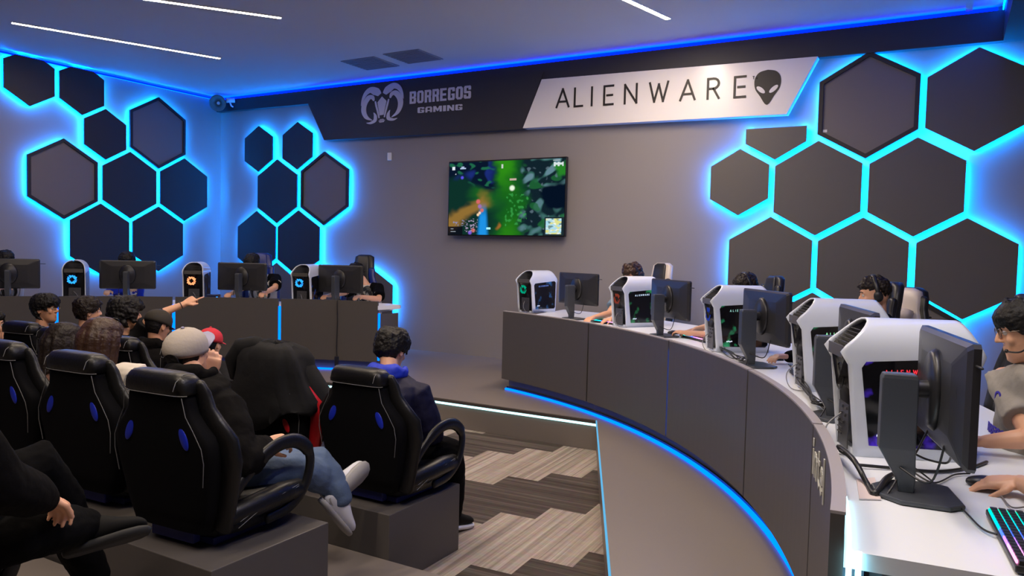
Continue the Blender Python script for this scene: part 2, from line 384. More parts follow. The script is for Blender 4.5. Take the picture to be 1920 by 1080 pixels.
def make_legs(o, J, m=None, name='trousers', ex=.018, fold=.016):
    mb = MB(); mb.loft(torso_rings(J, .012, 1.0, top=False, low=-.12))
    for s in 'LR':
        hp = J['pelvis']+(J['sh'+s]-(J['shL']+J['shR'])/2).normalized()*.09; kn, an = J['kn'+s], J['an'+s]
        mb.tube([hp, hp.lerp(kn, .5), kn, kn.lerp(an, .3), kn.lerp(an, .7), an.lerp(kn, .06)], [.088+ex*.3,.078+ex,.060+ex,.058+ex,.048+ex,.044+ex*.7], 14)
    return mb.build(name, m, o, remesh=.009, disp=(fold, .09), smooth_it=2)
def make_shoes(o, J, m=None, sole=None, name='shoe'):
    for s in 'LR':
        an = J['an'+s]; t = J.get('toe'+s, V((0,.16,-.05))); d = t.normalized(); dn = J.get('sole'+s, V((0,0,-1))); dn = (dn-d*dn.dot(d)).normalized(); sd = d.cross(dn)
        mb = MB(); O = an+dn*.055
        def ring(x, w, h0, h1, k=12): return [O+d*x+sd*(w*math.cos(2*PI*q/k))-dn*(h0+(h1-h0)*(.5+.5*math.sin(2*PI*q/k))) for q in range(k)]
        mb.loft([ring(-.085,.018,.0,.045), ring(-.075,.032,-.012,.085), ring(-.04,.038,-.015,.10), ring(.0,.040,-.015,.098), ring(.05,.043,-.015,.078), ring(.10,.047,-.015,.052), ring(.15,.045,-.015,.040), ring(.175,.034,-.012,.028), ring(.188,.016,-.006,.012)])
        sh = mb.build(name, m, o, sub=1)
        mb = MB(); mb.loft([[O+d*x+sd*(w*c)+dn*z for x, w, c in pts] for z, pts in ((.012, SO(1)), (.020, SO(1.02)), (.034, SO(.98)))])
        mb.build('sole', sole or m, sh)
def SO(k):
    P = [(-.090,.0),(-.082,.030),(-.05,.038),(.0,.037),(.06,.044),(.11,.050),(.16,.044),(.185,.026),(.195,.0)]
    L = [(x*k, w*k, 1) for x, w in P]; Rr = [(x*k, w*k, -1) for x, w in P[-2:0:-1]]
    return L+Rr
def headset(o, L, M, hs=1.0, c=None, mic=True):
    c = c or mat('headset_black', (.012,.012,.014), .4)
    t = MB(); t.tube([L(-.012+.0*a, .098*math.sin(R(a)), .006+.135*math.cos(R(a))) for a in range(-95, 96, 10)], [(.007,.016)]*20, 8, up=M@V((1,0,0)))
    hd = t.build('headset', c, o); hd['label'] = 'over-ear headset'
    for y in (-1, 1):
        t = MB(); t.ell(L(-.010, y*.092, -.008), (.032*hs, .018*hs, .040*hs), M); t.build('ear_cup', c, hd)
    if mic: t = MB(); t.tube(spline([L(.0,.098,-.03), L(.05,.085,-.065), L(.088,.04,-.062)], 5), .0035, 6); t.ell(L(.09,.036,-.060), (.008,.008,.008), M, 8, 6); t.build('microphone', c, hd)
def glasses(o, L, M):
    g = MB(); r = .0016
    for y in (-.032, .032): g.tube([L(.0955, y+.024*math.cos(a), .012+.018*math.sin(a)) for a in [2*PI*q/16 for q in range(17)]], r, 6)
    g.tube([L(.096,-.008,.016), L(.099,0,.019), L(.096,.008,.016)], r, 6)
    for y in (-1, 1): g.tube([L(.0955, y*.056, .016), L(.05, y*.078, .016), L(-.01, y*.083, .012)], r, 6)
    ob = g.build('eyeglasses', mat('glasses_metal', (.25,.2,.16), .3, 1.0), o); return ob
def sit(head, look, body, hipz, wL, wR, lean=.12, hip_back=None, shw=.185, neck_dz=.165, neck_back=.03, pole=(0,0,-1), legs=None, sc=1.0, ua=.29, fa=.26, headfwd=0.0, spread=.6):
    """simple seated joint set. head centre, look vector, body azimuth vector (horizontal)"""
    head, look, B = V(head), V(look), V(body).normalized(); S = V((0,0,1)).cross(B)   # left side
    neck = head-V((0,0,neck_dz*sc))-B*(neck_back+headfwd)
    pel = V((neck.x, neck.y, hipz))-B*lean
    J = dict(head=head, look=look, neck=neck, pelvis=pel, fwd=B)
    J['shL'] = neck+S*shw*sc-V((0,0,.045)); J['shR'] = neck-S*shw*sc-V((0,0,.045))
    for s, w, sg in (('L', wL, 1), ('R', wR, -1)):
        w = V(w); el, wr = ik(J['sh'+s], w, ua*sc, fa*sc, V(pole)+S*sg*spread-B*.2); J['el'+s] = el; J['wr'+s] = wr
    if legs:
        for s, sg in (('L', 1), ('R', -1)):
            hp = pel+S*sg*.09; f = V(legs[s]); kn, an = ik(hp, f, .44*sc, .42*sc, B*.6+V((0,0,1))+S*sg*.15); J['kn'+s] = kn; J['an'+s] = an
            J['toe'+s] = V(legs.get('toe'+s, B*.15-V((0,0,.02))))
    return J

# ------------------------------------------------------------------ camera (eye point is 1.52 m above the stage floor)
EYE = 1.52260
def cam_axes(yaw, pitch, roll):
    f = V((math.sin(yaw)*math.cos(pitch), math.cos(yaw)*math.cos(pitch), -math.sin(pitch)))
    r = V((math.cos(yaw), -math.sin(yaw), 0)); u = r.cross(f)
    return r*math.cos(roll)+u*math.sin(roll), -r*math.sin(roll)+u*math.cos(roll), f
_r, _u, _f = cam_axes(-.521271, .0474812, .0237248)
cd = bpy.data.cameras.new('camera'); cam = bpy.data.objects.new('camera', cd); COL.objects.link(cam)
cam.matrix_world = Matrix.Translation((0, 0, EYE)) @ Matrix((_r, _u, -_f)).transposed().to_4x4()
cd.sensor_width = 36; cd.lens = 1428.45/1920*36; cd.clip_start = .05; SC.camera = cam
SC.view_settings.view_transform = 'Standard'; SC.view_settings.look = 'None'; SC.view_settings.gamma = 1; SC.view_settings.exposure = EXPOSURE
w = bpy.data.worlds.new('world'); SC.world = w; w.use_nodes = True; w.node_tree.nodes['Background'].inputs[0].default_value = (.006, .007, .010, 1)
SC.cycles.use_denoising = True; SC.cycles.max_bounces = 7; SC.cycles.diffuse_bounces = 4; SC.cycles.sample_clamp_indirect = 4

YB, XL, ZC = 9.285, -11.405, 4.135          # back wall, left wall, ceiling
XR, YF, ZK = 2.9, -4.0, -.282             # right wall, front wall, carpet level
M_wall = mat('wall_paint_grey', (.262,.240,.236), .7, bump=.03, bscale=120)
M_ceil = mat('ceiling_white', (.62,.62,.62), .8)
M_beam = mat('beam_charcoal', (.028,.027,.030), .6)
M_lam = mat('laminate_grey', (.082,.074,.070), .45, bump=.02, bscale=150, var=.03, vscale=2)
M_anth = mat('panel_anthracite', (.019,.018,.020), .5)
M_pgrey = mat('panel_grey_laminate', (.10,.092,.090), .5)
M_inset = mat('inset_grey_laminate', (.155,.138,.132), .5)
M_white = mat('white_laminate', (.78,.81,.86), .35)
M_floor = mat('stage_floor_laminate', (.190,.162,.142), .38, bump=.02, bscale=90, var=.05, vscale=1.3)
M_floor2 = mat('stage_edge_trim', (.05,.042,.040), .5)
BLUE = (.0, .30, 1.0)
G_hex = glow('led_cyan', (.0, .22, 1.0), HEXS)
G_cove = glow('led_cove_blue', (0, .17, 1.0), COVES)
G_line = glow('led_deep_blue', (0.0, .004, 1.0), LINES)
G_desk = glow('led_desk_blue', (.0, .12, 1.0), 1.7)
G_step = glow('led_step_white', (.42, .95, 1.0), 1.6)
G_warm = glow('lamp_warm_white', (1.0, .82, .63), LAMPS)
BK, BD = .014, .010

def slab(name, x0, x1, y0, y1, z0, z1, m):
    mb = MB(); mb.box(((x0+x1)/2, (y0+y1)/2, (z0+z1)/2), (x1-x0, y1-y0, z1-z0)); return struct(mb.build(name, m))
slab('wall_back', XL-.1, XR+.1, YB, YB+.12, -.5, ZC+.1, M_wall)
slab('wall_left', XL-.12, XL, YF, YB, -.5, ZC+.1, M_wall)
slab('wall_right', XR, XR+.12, YF, YB, -.5, ZC+.1, M_wall)
slab('wall_front', XL-.1, XR+.1, YF-.12, YF, -.5, ZC+.1, M_wall)
slab('ceiling', XL-.1, XR+.1, YF-.1, YB+.1, ZC, ZC+.1, M_ceil)

# carpet: herringbone of striped planks, 1.13 x 0.26 m
def carpet_mat(name, a, b, c):
    m = bpy.data.materials.new(name); m.use_nodes = True; nt = m.node_tree; bs = nt.nodes['Principled BSDF']; bs.inputs['Roughness'].default_value = .95
    bs.inputs['Specular IOR Level'].default_value = .1
    uv = nt.nodes.new('ShaderNodeUVMap'); mp = nt.nodes.new('ShaderNodeMapping'); mp.inputs['Scale'].default_value = (.35, 26, 1)
    n = nt.nodes.new('ShaderNodeTexNoise'); n.inputs['Scale'].default_value = 1.0; n.inputs['Detail'].default_value = 3; n.inputs['Roughness'].default_value = .7
    cr = nt.nodes.new('ShaderNodeValToRGB'); e = cr.color_ramp.elements; e[0].position = .32; e[0].color = (*a, 1); e[1].position = .72; e[1].color = (*c, 1); k = e.new(.5); k.color = (*b, 1)
    n2 = nt.nodes.new('ShaderNodeTexNoise'); n2.inputs['Scale'].default_value = 300
    mx = nt.nodes.new('ShaderNodeMix'); mx.data_type = 'RGBA'; mx.blend_type = 'MULTIPLY'; mx.inputs['Factor'].default_value = .35
    nt.links.new(uv.outputs[0], mp.inputs[0]); nt.links.new(mp.outputs[0], n.inputs['Vector']); nt.links.new(n.outputs['Fac'], cr.inputs[0])
    nt.links.new(cr.outputs[0], mx.inputs['A']); nt.links.new(n2.outputs['Color'], mx.inputs['B']); nt.links.new(mx.outputs['Result'], bs.inputs['Base Color'])
    return m
CL = carpet_mat('carpet_beige_stripe', (.20,.165,.135), (.36,.30,.25), (.55,.48,.41))
CDk = carpet_mat('carpet_brown_stripe', (.045,.035,.030), (.085,.068,.058), (.16,.13,.115))
me = bpy.data.meshes.new('floor_carpet'); vs, fs, mi, uvs = [], [], [], []
PW, PL = .262, 1.13; rot = R(3.0); O2 = V((-3.257, 4.98))
rr = random.Random(5)
for i in range(-34, 36):
    for j in range(-9, 10):
        bx, by = i*PW+j*PL, i*PW-j*PL
        for (x0, y0, wx, wy, k) in ((bx, by, PW, PL, 0), (bx+PW, by, PL, PW, 1)):
            c = [(x0, y0), (x0+wx, y0), (x0+wx, y0+wy), (x0, y0+wy)]
            P = [(O2.x+p[0]*math.cos(rot)-p[1]*math.sin(rot), O2.y+p[0]*math.sin(rot)+p[1]*math.cos(rot)) for p in c]
            if max(p[0] for p in P) < XL or min(p[0] for p in P) > XR or max(p[1] for p in P) < YF or min(p[1] for p in P) > 7.4: continue
            b0 = len(vs); vs += [(p[0], p[1], ZK) for p in P]; fs.append((b0, b0+1, b0+2, b0+3)); mi.append(k)
            o = (rr.uniform(0, 50), rr.uniform(0, 50)); q = [(0,0),(wx,0),(wx,wy),(0,wy)]
            uvs += [((a[1] if k == 0 else a[0])+o[0], (a[0] if k == 0 else a[1])+o[1]) for a in q]
me.from_pydata(vs, [], fs); me.materials.append(CL); me.materials.append(CDk); ul = me.uv_layers.new(name='UVMap')
for p, k in zip(me.polygons, mi): p.material_index = k
for l, q in zip(ul.data, uvs): l.uv = q
o = bpy.data.objects.new('floor_carpet', me); COL.objects.link(o); struct(o)
slab('floor_slab', XL, XR, YF, YB, -.5, ZK-.01, M_floor2)

# stage
C1 = (-6.1376, 1.5629); R1 = 5.921          # right desk arc
C2 = (-4.1669, 1.3738); R2 = 6.167          # left desk arc
edge = [(2.04, YF), (-2.744, 6.40), (-6.96, 6.40)]+[(C2[0]+5.75*math.cos(R(a)), C2[1]+5.75*math.sin(R(a))) for a in range(121, 181, 4)]+[(-9.92, YF)]
poly = [(XR, YF), (XR, YB), (XL, YB), (XL, YF)]+edge[::-1]
mb = MB(); mb.prism(poly, (0,0,-.282), (1,0,0), (0,1,0), (0,0,1), .282); struct(mb.build('floor_stage', M_floor))
# step edge light along the front of the stage, thin bright line on the side towards the camera
def led_run(name, pts, z, h, m, off, label, d=.012):
    mb = MB(); P = [V((p[0], p[1], 0)) for p in pts]
    for a, b in zip(P, P[1:]):
        t = (b-a).normalized(); n = V((t.y, -t.x, 0))
        if n.dot(V((-4.5, 1.5, 0))-a) < 0: n = -n
        c = (a+b)/2+n*off
        mb.box((c.x, c.y, z), ((b-a).length, d, h), math.atan2(t.y, t.x))
    return struct(mb.build(name, m))
led_run('trim_1', edge[1:-1], -.045, .020, G_step, .006, '')
led_run('trim_2', edge[:2], -.008, .012, glow('led_step_dim', (.12,.45,.75), .55), .006, '')
led_run('trim_3', edge[1:-1], -.020, .028, M_floor2, .004, '')

def bench(name, label, x0, x1, y0, y1, z0, z1):
    mb = MB(); mb.box(((x0+x1)/2, (y0+y1)/2, (z0+z1)/2), (x1-x0, y1-y0, z1-z0)); o = mb.build(name, M_lam, bev=.004); return o
slab('floor_tier_2', -9.9, -1.62, 1.0, 3.114, ZK, -.12, M_floor)
slab('floor_tier_3', -9.9, -1.2, YF, 1.96, ZK+.001, .04, M_floor)
tag(bench('seating_plinth', '', -9.0, -2.50, 3.116, 3.78, ZK, .122), 'long grey laminate box bench under the front row of seats', 'bench', 'box benches of the tiered seating')
tag(bench('seating_plinth', '', -9.0, -2.47, 1.975, 2.63, -.12, .237), 'long grey laminate box bench under the second row, red wrapper lying on it', 'bench', 'box benches of the tiered seating')
tag(bench('seating_plinth', '', -9.0, -2.62, .70, 1.40, .04, .27), 'grey laminate box bench of the row nearest the camera at the lower left', 'bench', 'box benches of the tiered seating')

# beam + boards
Zb = lambda x: 1.5226+9.2*(.2535+(x+9.23)*(-.0100/9.77))
mb = MB(); mb.prism([(XL, ZC-.065), (XL, Zb(XL)), (.36, Zb(.36)), (.36, ZC-.065)], (0, YB, 0), (1,0,0), (0,0,1), (0,-1,0), .10); struct(mb.build('trim_4', M_beam))
mb = MB(); mb.box((.36+.6, 4.6, (ZC-.05+3.76)/2), (1.2, 9.3, ZC-.05-3.76)); struct(mb.build('trim_5', M_beam))
mb = MB(); mb.box(((XL+.3)/2, YB-.097, ZC-.047), (-XL+.3, .008, .036)); struct(mb.build('trim_6', G_line))
mb = MB(); mb.box(((XL+.3)/2, YB-.045, ZC-.060), (-XL+.3, .05, .006)); struct(mb.build('trim_7', G_cove))
mb = MB(); mb.box((XL+.055, 2.6, ZC-.052), (.008, 13.1, .026)); struct(mb.build('trim_8', G_line))
mb = MB(); mb.box((XL+.03, 2.6, ZC-.058), (.03, 13.1, .006)); struct(mb.build('trim_9', G_cove))
mb = MB(); mb.box((.345, 4.6, ZC-.05), (.01, 9.1, .05)); struct(mb.build('trim_10', glow('led_beam_blue', (0,.10,1.0), BEAMS)))
mb = MB(); mb.box((.05, 4.7, ZC-.02), (.06, 9.0, .04)); struct(mb.build('trim_11', M_ceil))

NB = V((0,-1,0)); UX = V((1,0,0)); WZ = V((0,0,1))
s = thing('sign_board', 'long charcoal board above the television with a ram head and grey lettering', 'sign', (-6.9, YB, 3.5))
def on(p, y=YB-.100): return (p[0]+6.9, y-YB, p[1]-3.5)
mb = MB(); mb.prism([(-9.234,3.95),(-8.815,3.245),(-5.149,3.205),(-4.86,3.95)], (6.9,0,-3.5), UX, WZ, NB, .115); mb.build('board', M_beam, s)
G_sil = mat('sign_letters_silver', (.62,.62,.68), .4)
yb = -.1155
a_, b_ = .36, .17
BLK = {'B': [(0,0,a_,1),(0,0,.92,b_),(0,.415,.9,.585),(0,1-b_,.92,1),(1-a_,.06,1,.46),(1-a_,.54,1,.94)], 'O': [[(0,.14),(a_*.6,0),(a_,b_),(a_,1-b_),(a_*.6,1),(0,.86)],[(1,.14),(1-a_*.6,0),(1-a_,b_),(1-a_,1-b_),(1-a_*.6,1),(1,.86)],(.2,0,.8,b_),(.2,1-b_,.8,1)],
 'R': [(0,0,a_,1),(0,1-b_,.86,1),(0,.40,.80,.57),[(1-a_,.50),(.86,.40),(1,.56),(1,.88),(.86,1),(1-a_,.90)],[(1-a_-.06,.44),(1-.06,.44),(1.02,0),(1-a_+.02,0)]], 'E': [(0,0,a_,1),(0,0,.95,b_),(0,.415,.88,.585),(0,1-b_,.95,1)],
 'G': [(0,.07,a_,.93),(.08,0,.92,b_),(.08,1-b_,.92,1),(1-a_,.07,1,.5),(.52,.37,1,.5),(1-a_,.68,1,.93)], 'S': [(0,.5,a_,.93),(1-a_,.07,1,.5),(.08,0,.92,b_),(.08,1-b_,.92,1),(.06,.42,.94,.58),(1-a_,.68,1,.93),(0,.07,a_,.32)],
 'A': [(0,0,.3,.86),(.7,0,1,.86),(.12,.80,.88,1),(0,.25,1,.42)], 'I': [(0,0,1,1)],
 'M': [[(0,1),(.3,1),(.5,.5),(.7,1),(1,1),(1,0),(.74,0),(.74,.55),(.56,.12),(.44,.12),(.26,.55),(.26,0),(0,0)]], 'N': [[(0,0),(0,1),(.3,1),(.72,.42),(.72,1),(1,1),(1,0),(.7,0),(.28,.58),(.28,0)]]}
def block_text(mb, text, gap, P0, P1, ztop):
    h = ztop-P0[2]; ws = [.42 if c == 'I' else (1.25 if c == 'M' else 1) for c in text]; k = (P1[0]-P0[0]-gap*(len(text)-1))/sum(ws); x = 0; sl = (P1[2]-P0[2])/(P1[0]-P0[0])
    for c, w_ in zip(text, ws):
        O = V((P0[0]+x+6.9, yb, P0[2]+x*sl-3.5)); U = V((1, 0, sl))*k*w_
        for i, g in enumerate(BLK[c]):
            q = g if isinstance(g, list) else [(g[0],g[1]),(g[2],g[1]),(g[2],g[3]),(g[0],g[3])]
            mb.prism(q, O, U, WZ*h, NB, .006+.0004*i)
        x += k*w_+gap
def fit_text(mb, text, gap, sw, P0, P1, ztop):
    h = ztop-P0[2]-sw; tot = P1[0]-P0[0]-sw; n = len(text); xs = (tot-gap*(n-1)-sw*(n-1))/(sum(glyph(c)[0] for c in text)*h)
    letters(mb, text, h, gap+sw, sw, (V((P0[0]+6.9+sw/2, yb, P0[2]-3.5+sw/2)), V((1, 0, (P1[2]-P0[2])/(P1[0]-P0[0]))).normalized(), WZ, NB), xs)
mb = MB(); A = (-7.1204, 9.1400, 3.7013); block_text(mb, 'BORREGOS', .020, (-7.1002, 9.1400, 3.6880), (-6.0113, 9.1400, 3.6883), (-7.1041, 9.1400, 3.8691)[2]); mb.build('lettering', G_sil, s)
mb = MB(); A = (-6.9585, 9.1400, 3.5405); block_text(mb, 'GAMING', .022, (-6.9488, 9.1400, 3.5437), (-6.1527, 9.1400, 3.5336), (-6.9506, 9.1400, 3.6259)[2]); mb.build('lettering', G_sil, s)
# ram head
def ram(mb, O, U, W, N, sc, t=.006, su=1.0):
    U = V(U)*su
    def rb(p, w): mb.ribbon([(a*sc, b*sc) for a, b in p], [q*sc for q in w], O, U, W, N, t)
    def cs(P, n=6): return [(q.x, q.y) for q in spline([(a, b, 0) for a, b in P], n)]
    def wd(n, *k):
        out = []
        for i in range(n):
            f = i/(n-1)*(len(k)-1); a = int(min(f, len(k)-2)); out.append(k[a]+(k[a+1]-k[a])*(f-a))
        return out
    for m in (-1, 1):
        p = cs([(m*.06,.30),(m*.15,.40),(m*.28,.47),(m*.40,.40),(m*.48,.24),(m*.52,.08)]); rb(p, wd(len(p), .10,.20,.16,.11,.06,.004))
        p = cs([(m*.20,.16),(m*.24,.26),(m*.33,.27),(m*.43,.12),(m*.45,-.08),(m*.38,-.26),(m*.24,-.36)]); rb(p, wd(len(p), .03,.10,.13,.13,.12,.09,.012))
        p = cs([(m*.20,-.16),(m*.16,-.26),(m*.17,-.38),(m*.28,-.43),(m*.38,-.41)]); rb(p, wd(len(p), .008,.07,.09,.06,.008))
        p = cs([(m*.165,.14),(m*.14,.02),(m*.09,-.20),(m*.065,-.33)]); rb(p, wd(len(p), .03,.045,.04,.03))
    for q in (([(-.11,.10),(0,.24),(.11,.10),(.05,-.26),(-.05,-.26)]), ([(-.07,-.42),(.07,-.42),(.04,-.37),(-.04,-.37)]), ([(-.05,-.46),(.05,-.46),(.08,-.40),(-.08,-.40)])):
        mb.prism([(a*sc, b*sc) for a, b in q], O, U, W, N, t)
mb = MB(); A = (-7.6296, 9.1400, 3.7078); ram(mb, V((A[0]+6.9, yb, A[2]-3.5)), V((1,0,.06)).normalized(), WZ, NB, .56, su=1.42); mb.build('ram_emblem', G_sil, s)

s = thing('sign_board', 'white slanted board with thin black lettering and a black alien head', 'sign', (-3, YB, 3.5))
mb = MB(); mb.prism([(-4.875,3.848),(-1.388,3.785),(-1.70,3.165),(-5.149,3.213)], (3,0,-3.5), UX, WZ, NB, .13); mb.build('board', mat('sign_white', (.78,.76,.76), .28), s, bev=.003)
M_blk = mat('lettering_black', (.012,.010,.010), .5)
mb = MB(); A = (-4.6386, 9.1300, 3.4551); B_ = (-2.2958, 9.1300, 3.4018)
dx = (B_[0]-A[0]); cells = 'ALIeNWARe'; adv = [0, .375, .72, .965, 1.365, 1.83, 2.385, 2.86, 3.31]; k = (dx)/3.31; slope = (B_[2]-A[2])/dx
for ch, a in zip(cells, adv): letters(mb, ch, .235, 0, .026, (V((A[0]+a*k+3, -.1305, A[2]+a*k*slope-3.5)), UX, WZ, NB), .95)
for q in ((3.60, 'T'), (3.66, 'm')): letters(mb, q[1], .03, 0, .006, (V((A[0]+q[0]*k+3, -.1305, A[2]+q[0]*k*slope-3.5+.20)), UX, WZ, NB), 1.0)
mb.build('lettering', M_blk, s)
A = (-1.9225, 9.1300, 3.4876); al = MB()
pts = [(0,-.5),(.07,-.45),(.2,-.24),(.33,-.05),(.37,.14),(.34,.32),(.22,.45),(0,.5)]; pts = [(p.x, p.y) for p in spline([(a, b, 0) for a, b in pts], 5)]
pts = pts+[(-a, b) for a, b in pts[-2:0:-1]]
al.prism([(a*.40, b*.40) for a, b in pts], (A[0]+3, -.1305, A[2]-3.5), UX, WZ, NB, .006); al.build('alien_emblem', M_blk, s)
for m in (-1, 1):
    e = MB(); e.prism([(m*(.06+.12+x*math.cos(.7)-y*math.sin(.7))*.40, (-.06+x*math.sin(.7)+y*math.cos(.7))*.40) for x, y in [(.15*math.cos(t), .062*math.sin(t)*(1.0 if math.cos(t) > 0 else 1)) for t in [2*PI*i/20 for i in range(20)]]], (A[0]+3, -.1366, A[2]-3.5), UX, WZ, NB, .002); e.build('emblem_eye', mat('sign_white', (.6,.6,.6)), s)

# ------------------------------------------------------------------ backlit hexagonal wall panels
def hexpts(w, inset=0.0): 
    w = w-2*inset; q = w/math.sqrt(3); return [(-w/2, q/2), (-w/2, -q/2), (0, -q), (w/2, -q/2), (w/2, q/2), (0, q)]
def clip(poly, zmax):
    out = []
    for i in range(len(poly)):
        a, b = poly[i], poly[(i+1) % len(poly)]
        if a[1] <= zmax: out.append(a)
        if (a[1] <= zmax) != (b[1] <= zmax): f = (zmax-a[1])/(b[1]-a[1]); out.append((a[0]+(b[0]-a[0])*f, zmax))
    return out
def hexpanel(c, w, N, label, framed=False, dark=True, zmax=None, group='backlit hexagon wall panels'):
    """c: centre on the face plane, N: normal into the room"""
    N = V(N); W = V((0,0,1)); U = W.cross(N); t = thing('hexagon_panel', label, 'wall panel', c, 0, group)
    cl = (lambda p: clip(p, zmax-c[2])) if zmax else (lambda p: p)
    m = M_anth if dark else M_pgrey
    if framed:
        po, pi = hexpts(w), hexpts(w, .045); mb = MB(); n = 6
        def P(p, d): return U*p[0]+W*p[1]-N*d
        for i in range(n):
            j = (i+1) % n
            q = [P(po[i],0), P(po[j],0), P(pi[j],0), P(pi[i],0), P(po[i],.035), P(po[j],.035), P(pi[j],.035), P(pi[i],.035)]
            mb.add(q, [(0,1,2,3),(4,7,6,5),(0,4,5,1),(3,2,6,7)], 0, False)
        mb.build('frame', M_anth, t)
        mb = MB(); mb.prism(hexpts(w, .045), -N*.022, U, W, -N, .010); mb.build('inset_panel', M_inset, t)
    else:
        mb = MB(); mb.prism(cl(hexpts(w)), (0,0,0), U, W, -N, .022); mb.build('face_panel', m, t)
    q = cl(hexpts(w, .020)); mb = MB(); n = len(q)       # led tape round the mounting block behind the panel
    a = [U*p[0]+W*p[1]-N*.030 for p in q]; q2 = cl(hexpts(w, .062)); b = [U*p[0]+W*p[1]-N*.062 for p in q2]
    mb.add(a+b, [(i, (i+1) % n, n+(i+1) % n, n+i) for i in range(n)], 0, False); mb.build('led_strip', G_hex, t)
    mb = MB(); mb.prism(cl(hexpts(w, .066)), -N*.0222, U, W, -N, .060); mb.build('mounting_block', M_beam, t)
    return t
HB = [  # u, z, w as fractions of the room scale 9.2; framed; dark; label
 (-.0938,.1841,.1092,1,0,'tall framed grey hexagon right of the white board, touching the beam'),
 (.0172,.1821,.0993,0,0,'large plain hexagon in the top right corner of the back wall'),
 (-.2409,.0965,.0738,0,0,'smaller grey hexagon at the left edge of the right-hand cluster'),
 (-.1466,.0867,.1003,0,0,'large grey hexagon under the right end of the white board'),
 (-.0392,.0858,.0992,0,0,'large hexagon directly below the tall framed one, at its lower right'),
 (-.1999,-.0068,.1016,0,0,'large hexagon lowest at the left of the right-hand cluster, behind two seated players'),
 (-.0928,-.0066,.0996,0,0,'large hexagon behind the player in profile and the white chair'),
 (.0141,-.0072,.0992,0,0,'large hexagon at the lower right, behind the boy with glasses'),
 (-.1977,.1660,.0734,0,0,'half hexagon with a flat top just under the white board'),
 (-.1465,-.0990,.0996,0,0,'hexagon mostly hidden behind the computers, under two large ones'),
 (-.0410,-.0990,.1092,1,0,'framed hexagon mostly hidden behind the nearest white computer'),
 (-1.1256,.1800,.0732,0,1,'small black hexagon nearest the room corner on the back wall, top row'),
 (-1.0262,.1809,.0734,0,1,'small black hexagon beside the slanted end of the charcoal board'),
 (-1.0764,.1005,.1008,0,1,'black hexagon in the middle row left of the framed one on the back wall'),
 (-.9607,.1034,.1118,1,0,'framed hexagon with taupe inset on the back wall below the charcoal board'),
 (-1.1293,.0063,.1012,0,1,'black hexagon above the blue chair, nearest the corner'),
 (-1.0219,.0059,.1030,0,1,'black hexagon above the computer with the blue fan'),
 (-1.0757,-.0885,.1008,0,0,'hexagon hidden behind the blue chair and the boy with a headset'),
 (-.9683,-.0885,.1008,0,0,'hexagon behind the monitor right of the blue-fan computer'),
 (-.8560,-.0900,.1030,0,0,'hexagon behind the black and blue gaming chair at the desk end'),
]
for u, z, w, fr, dk, lb in HB:
    c = (u*9.2, 9.2, z*9.2+1.5226); hexpanel(c, w*9.2, (0,-1,0), lb, fr, dk, zmax=(3.03 if (fr, w) == (0, .0734) and dk == 0 and z > .1 else None))
HL = [(-.4865,.1958,.0586,0,'black hexagon cut by the ceiling, farthest from the room corner'),
 (-.4224,.1953,.0579,0,'black hexagon cut by the ceiling, second along the left wall'),
 (-.3913,.1418,.0574,0,'small whole black hexagon between the two ceiling ones and the framed ones'),
 (-.3135,.1550,.0864,1,'framed dark blue-grey hexagon nearest the corner on the left wall'),
 (-.4460,.0784,.0875,1,'large framed taupe hexagon lowest left on the left wall'),
 (-.3565,.0782,.0782,0,'black hexagon right of the framed taupe one on the left wall'),
 (-.2721,.0791,.0784,0,'black hexagon closest to the room corner on the left wall'),
 (-.3984,.0041,.0804,0,'lowest black hexagon above the white computer with a blue fan, left wall'),
 (-.3138,.0063,.0789,0,'lowest black hexagon above the player in blue, left wall')]
for t_, z, w, fr, lb in HL:
    s_ = 1.26581; c = (-11.32, 9.2*(1+t_)*s_, z*9.2*s_+1.5226); hexpanel(c, w*9.2*s_, (1,0,0), lb, bool(fr), not fr, zmax=4.085 if c[2]+w*9.2*s_/1.732 > 4.085 else None)

# ------------------------------------------------------------------ television with a generic fantasy game picture
tv = thing('television', 'large wall-mounted television showing a green and blue game scene', 'television', (-5.416, YB-.0005, 2.27))
mb = MB(); mb.box((0,-.10,0), (1.895,.05,1.065)); mb.build('bezel', mat('tv_black', (.008,.008,.009), .25), tv, bev=.006)
mb = MB(); mb.box((0,-.038,0), (.7,.076,.45)); mb.build('wall_bracket', M_blk, tv)
NX, NY = 190, 108
me = bpy.data.meshes.new('screen'); TW, TH = 1.865, 1.03
me.from_pydata([(-TW/2+TW*i/NX, -.1265, -TH/2+TH*j/NY-.002) for j in range(NY+1) for i in range(NX+1)], [], [(j*(NX+1)+i, j*(NX+1)+i+1, (j+1)*(NX+1)+i+1, (j+1)*(NX+1)+i) for j in range(NY) for i in range(NX)])
ca = me.color_attributes.new('picture', 'FLOAT_COLOR', 'CORNER')
def nz(x, y, s, k=0): return noise.noise(V((x*s, y*s, k)))
def ss(a, b, x): x = max(0, min(1, (x-a)/(b-a))); return x*x*(3-2*x)
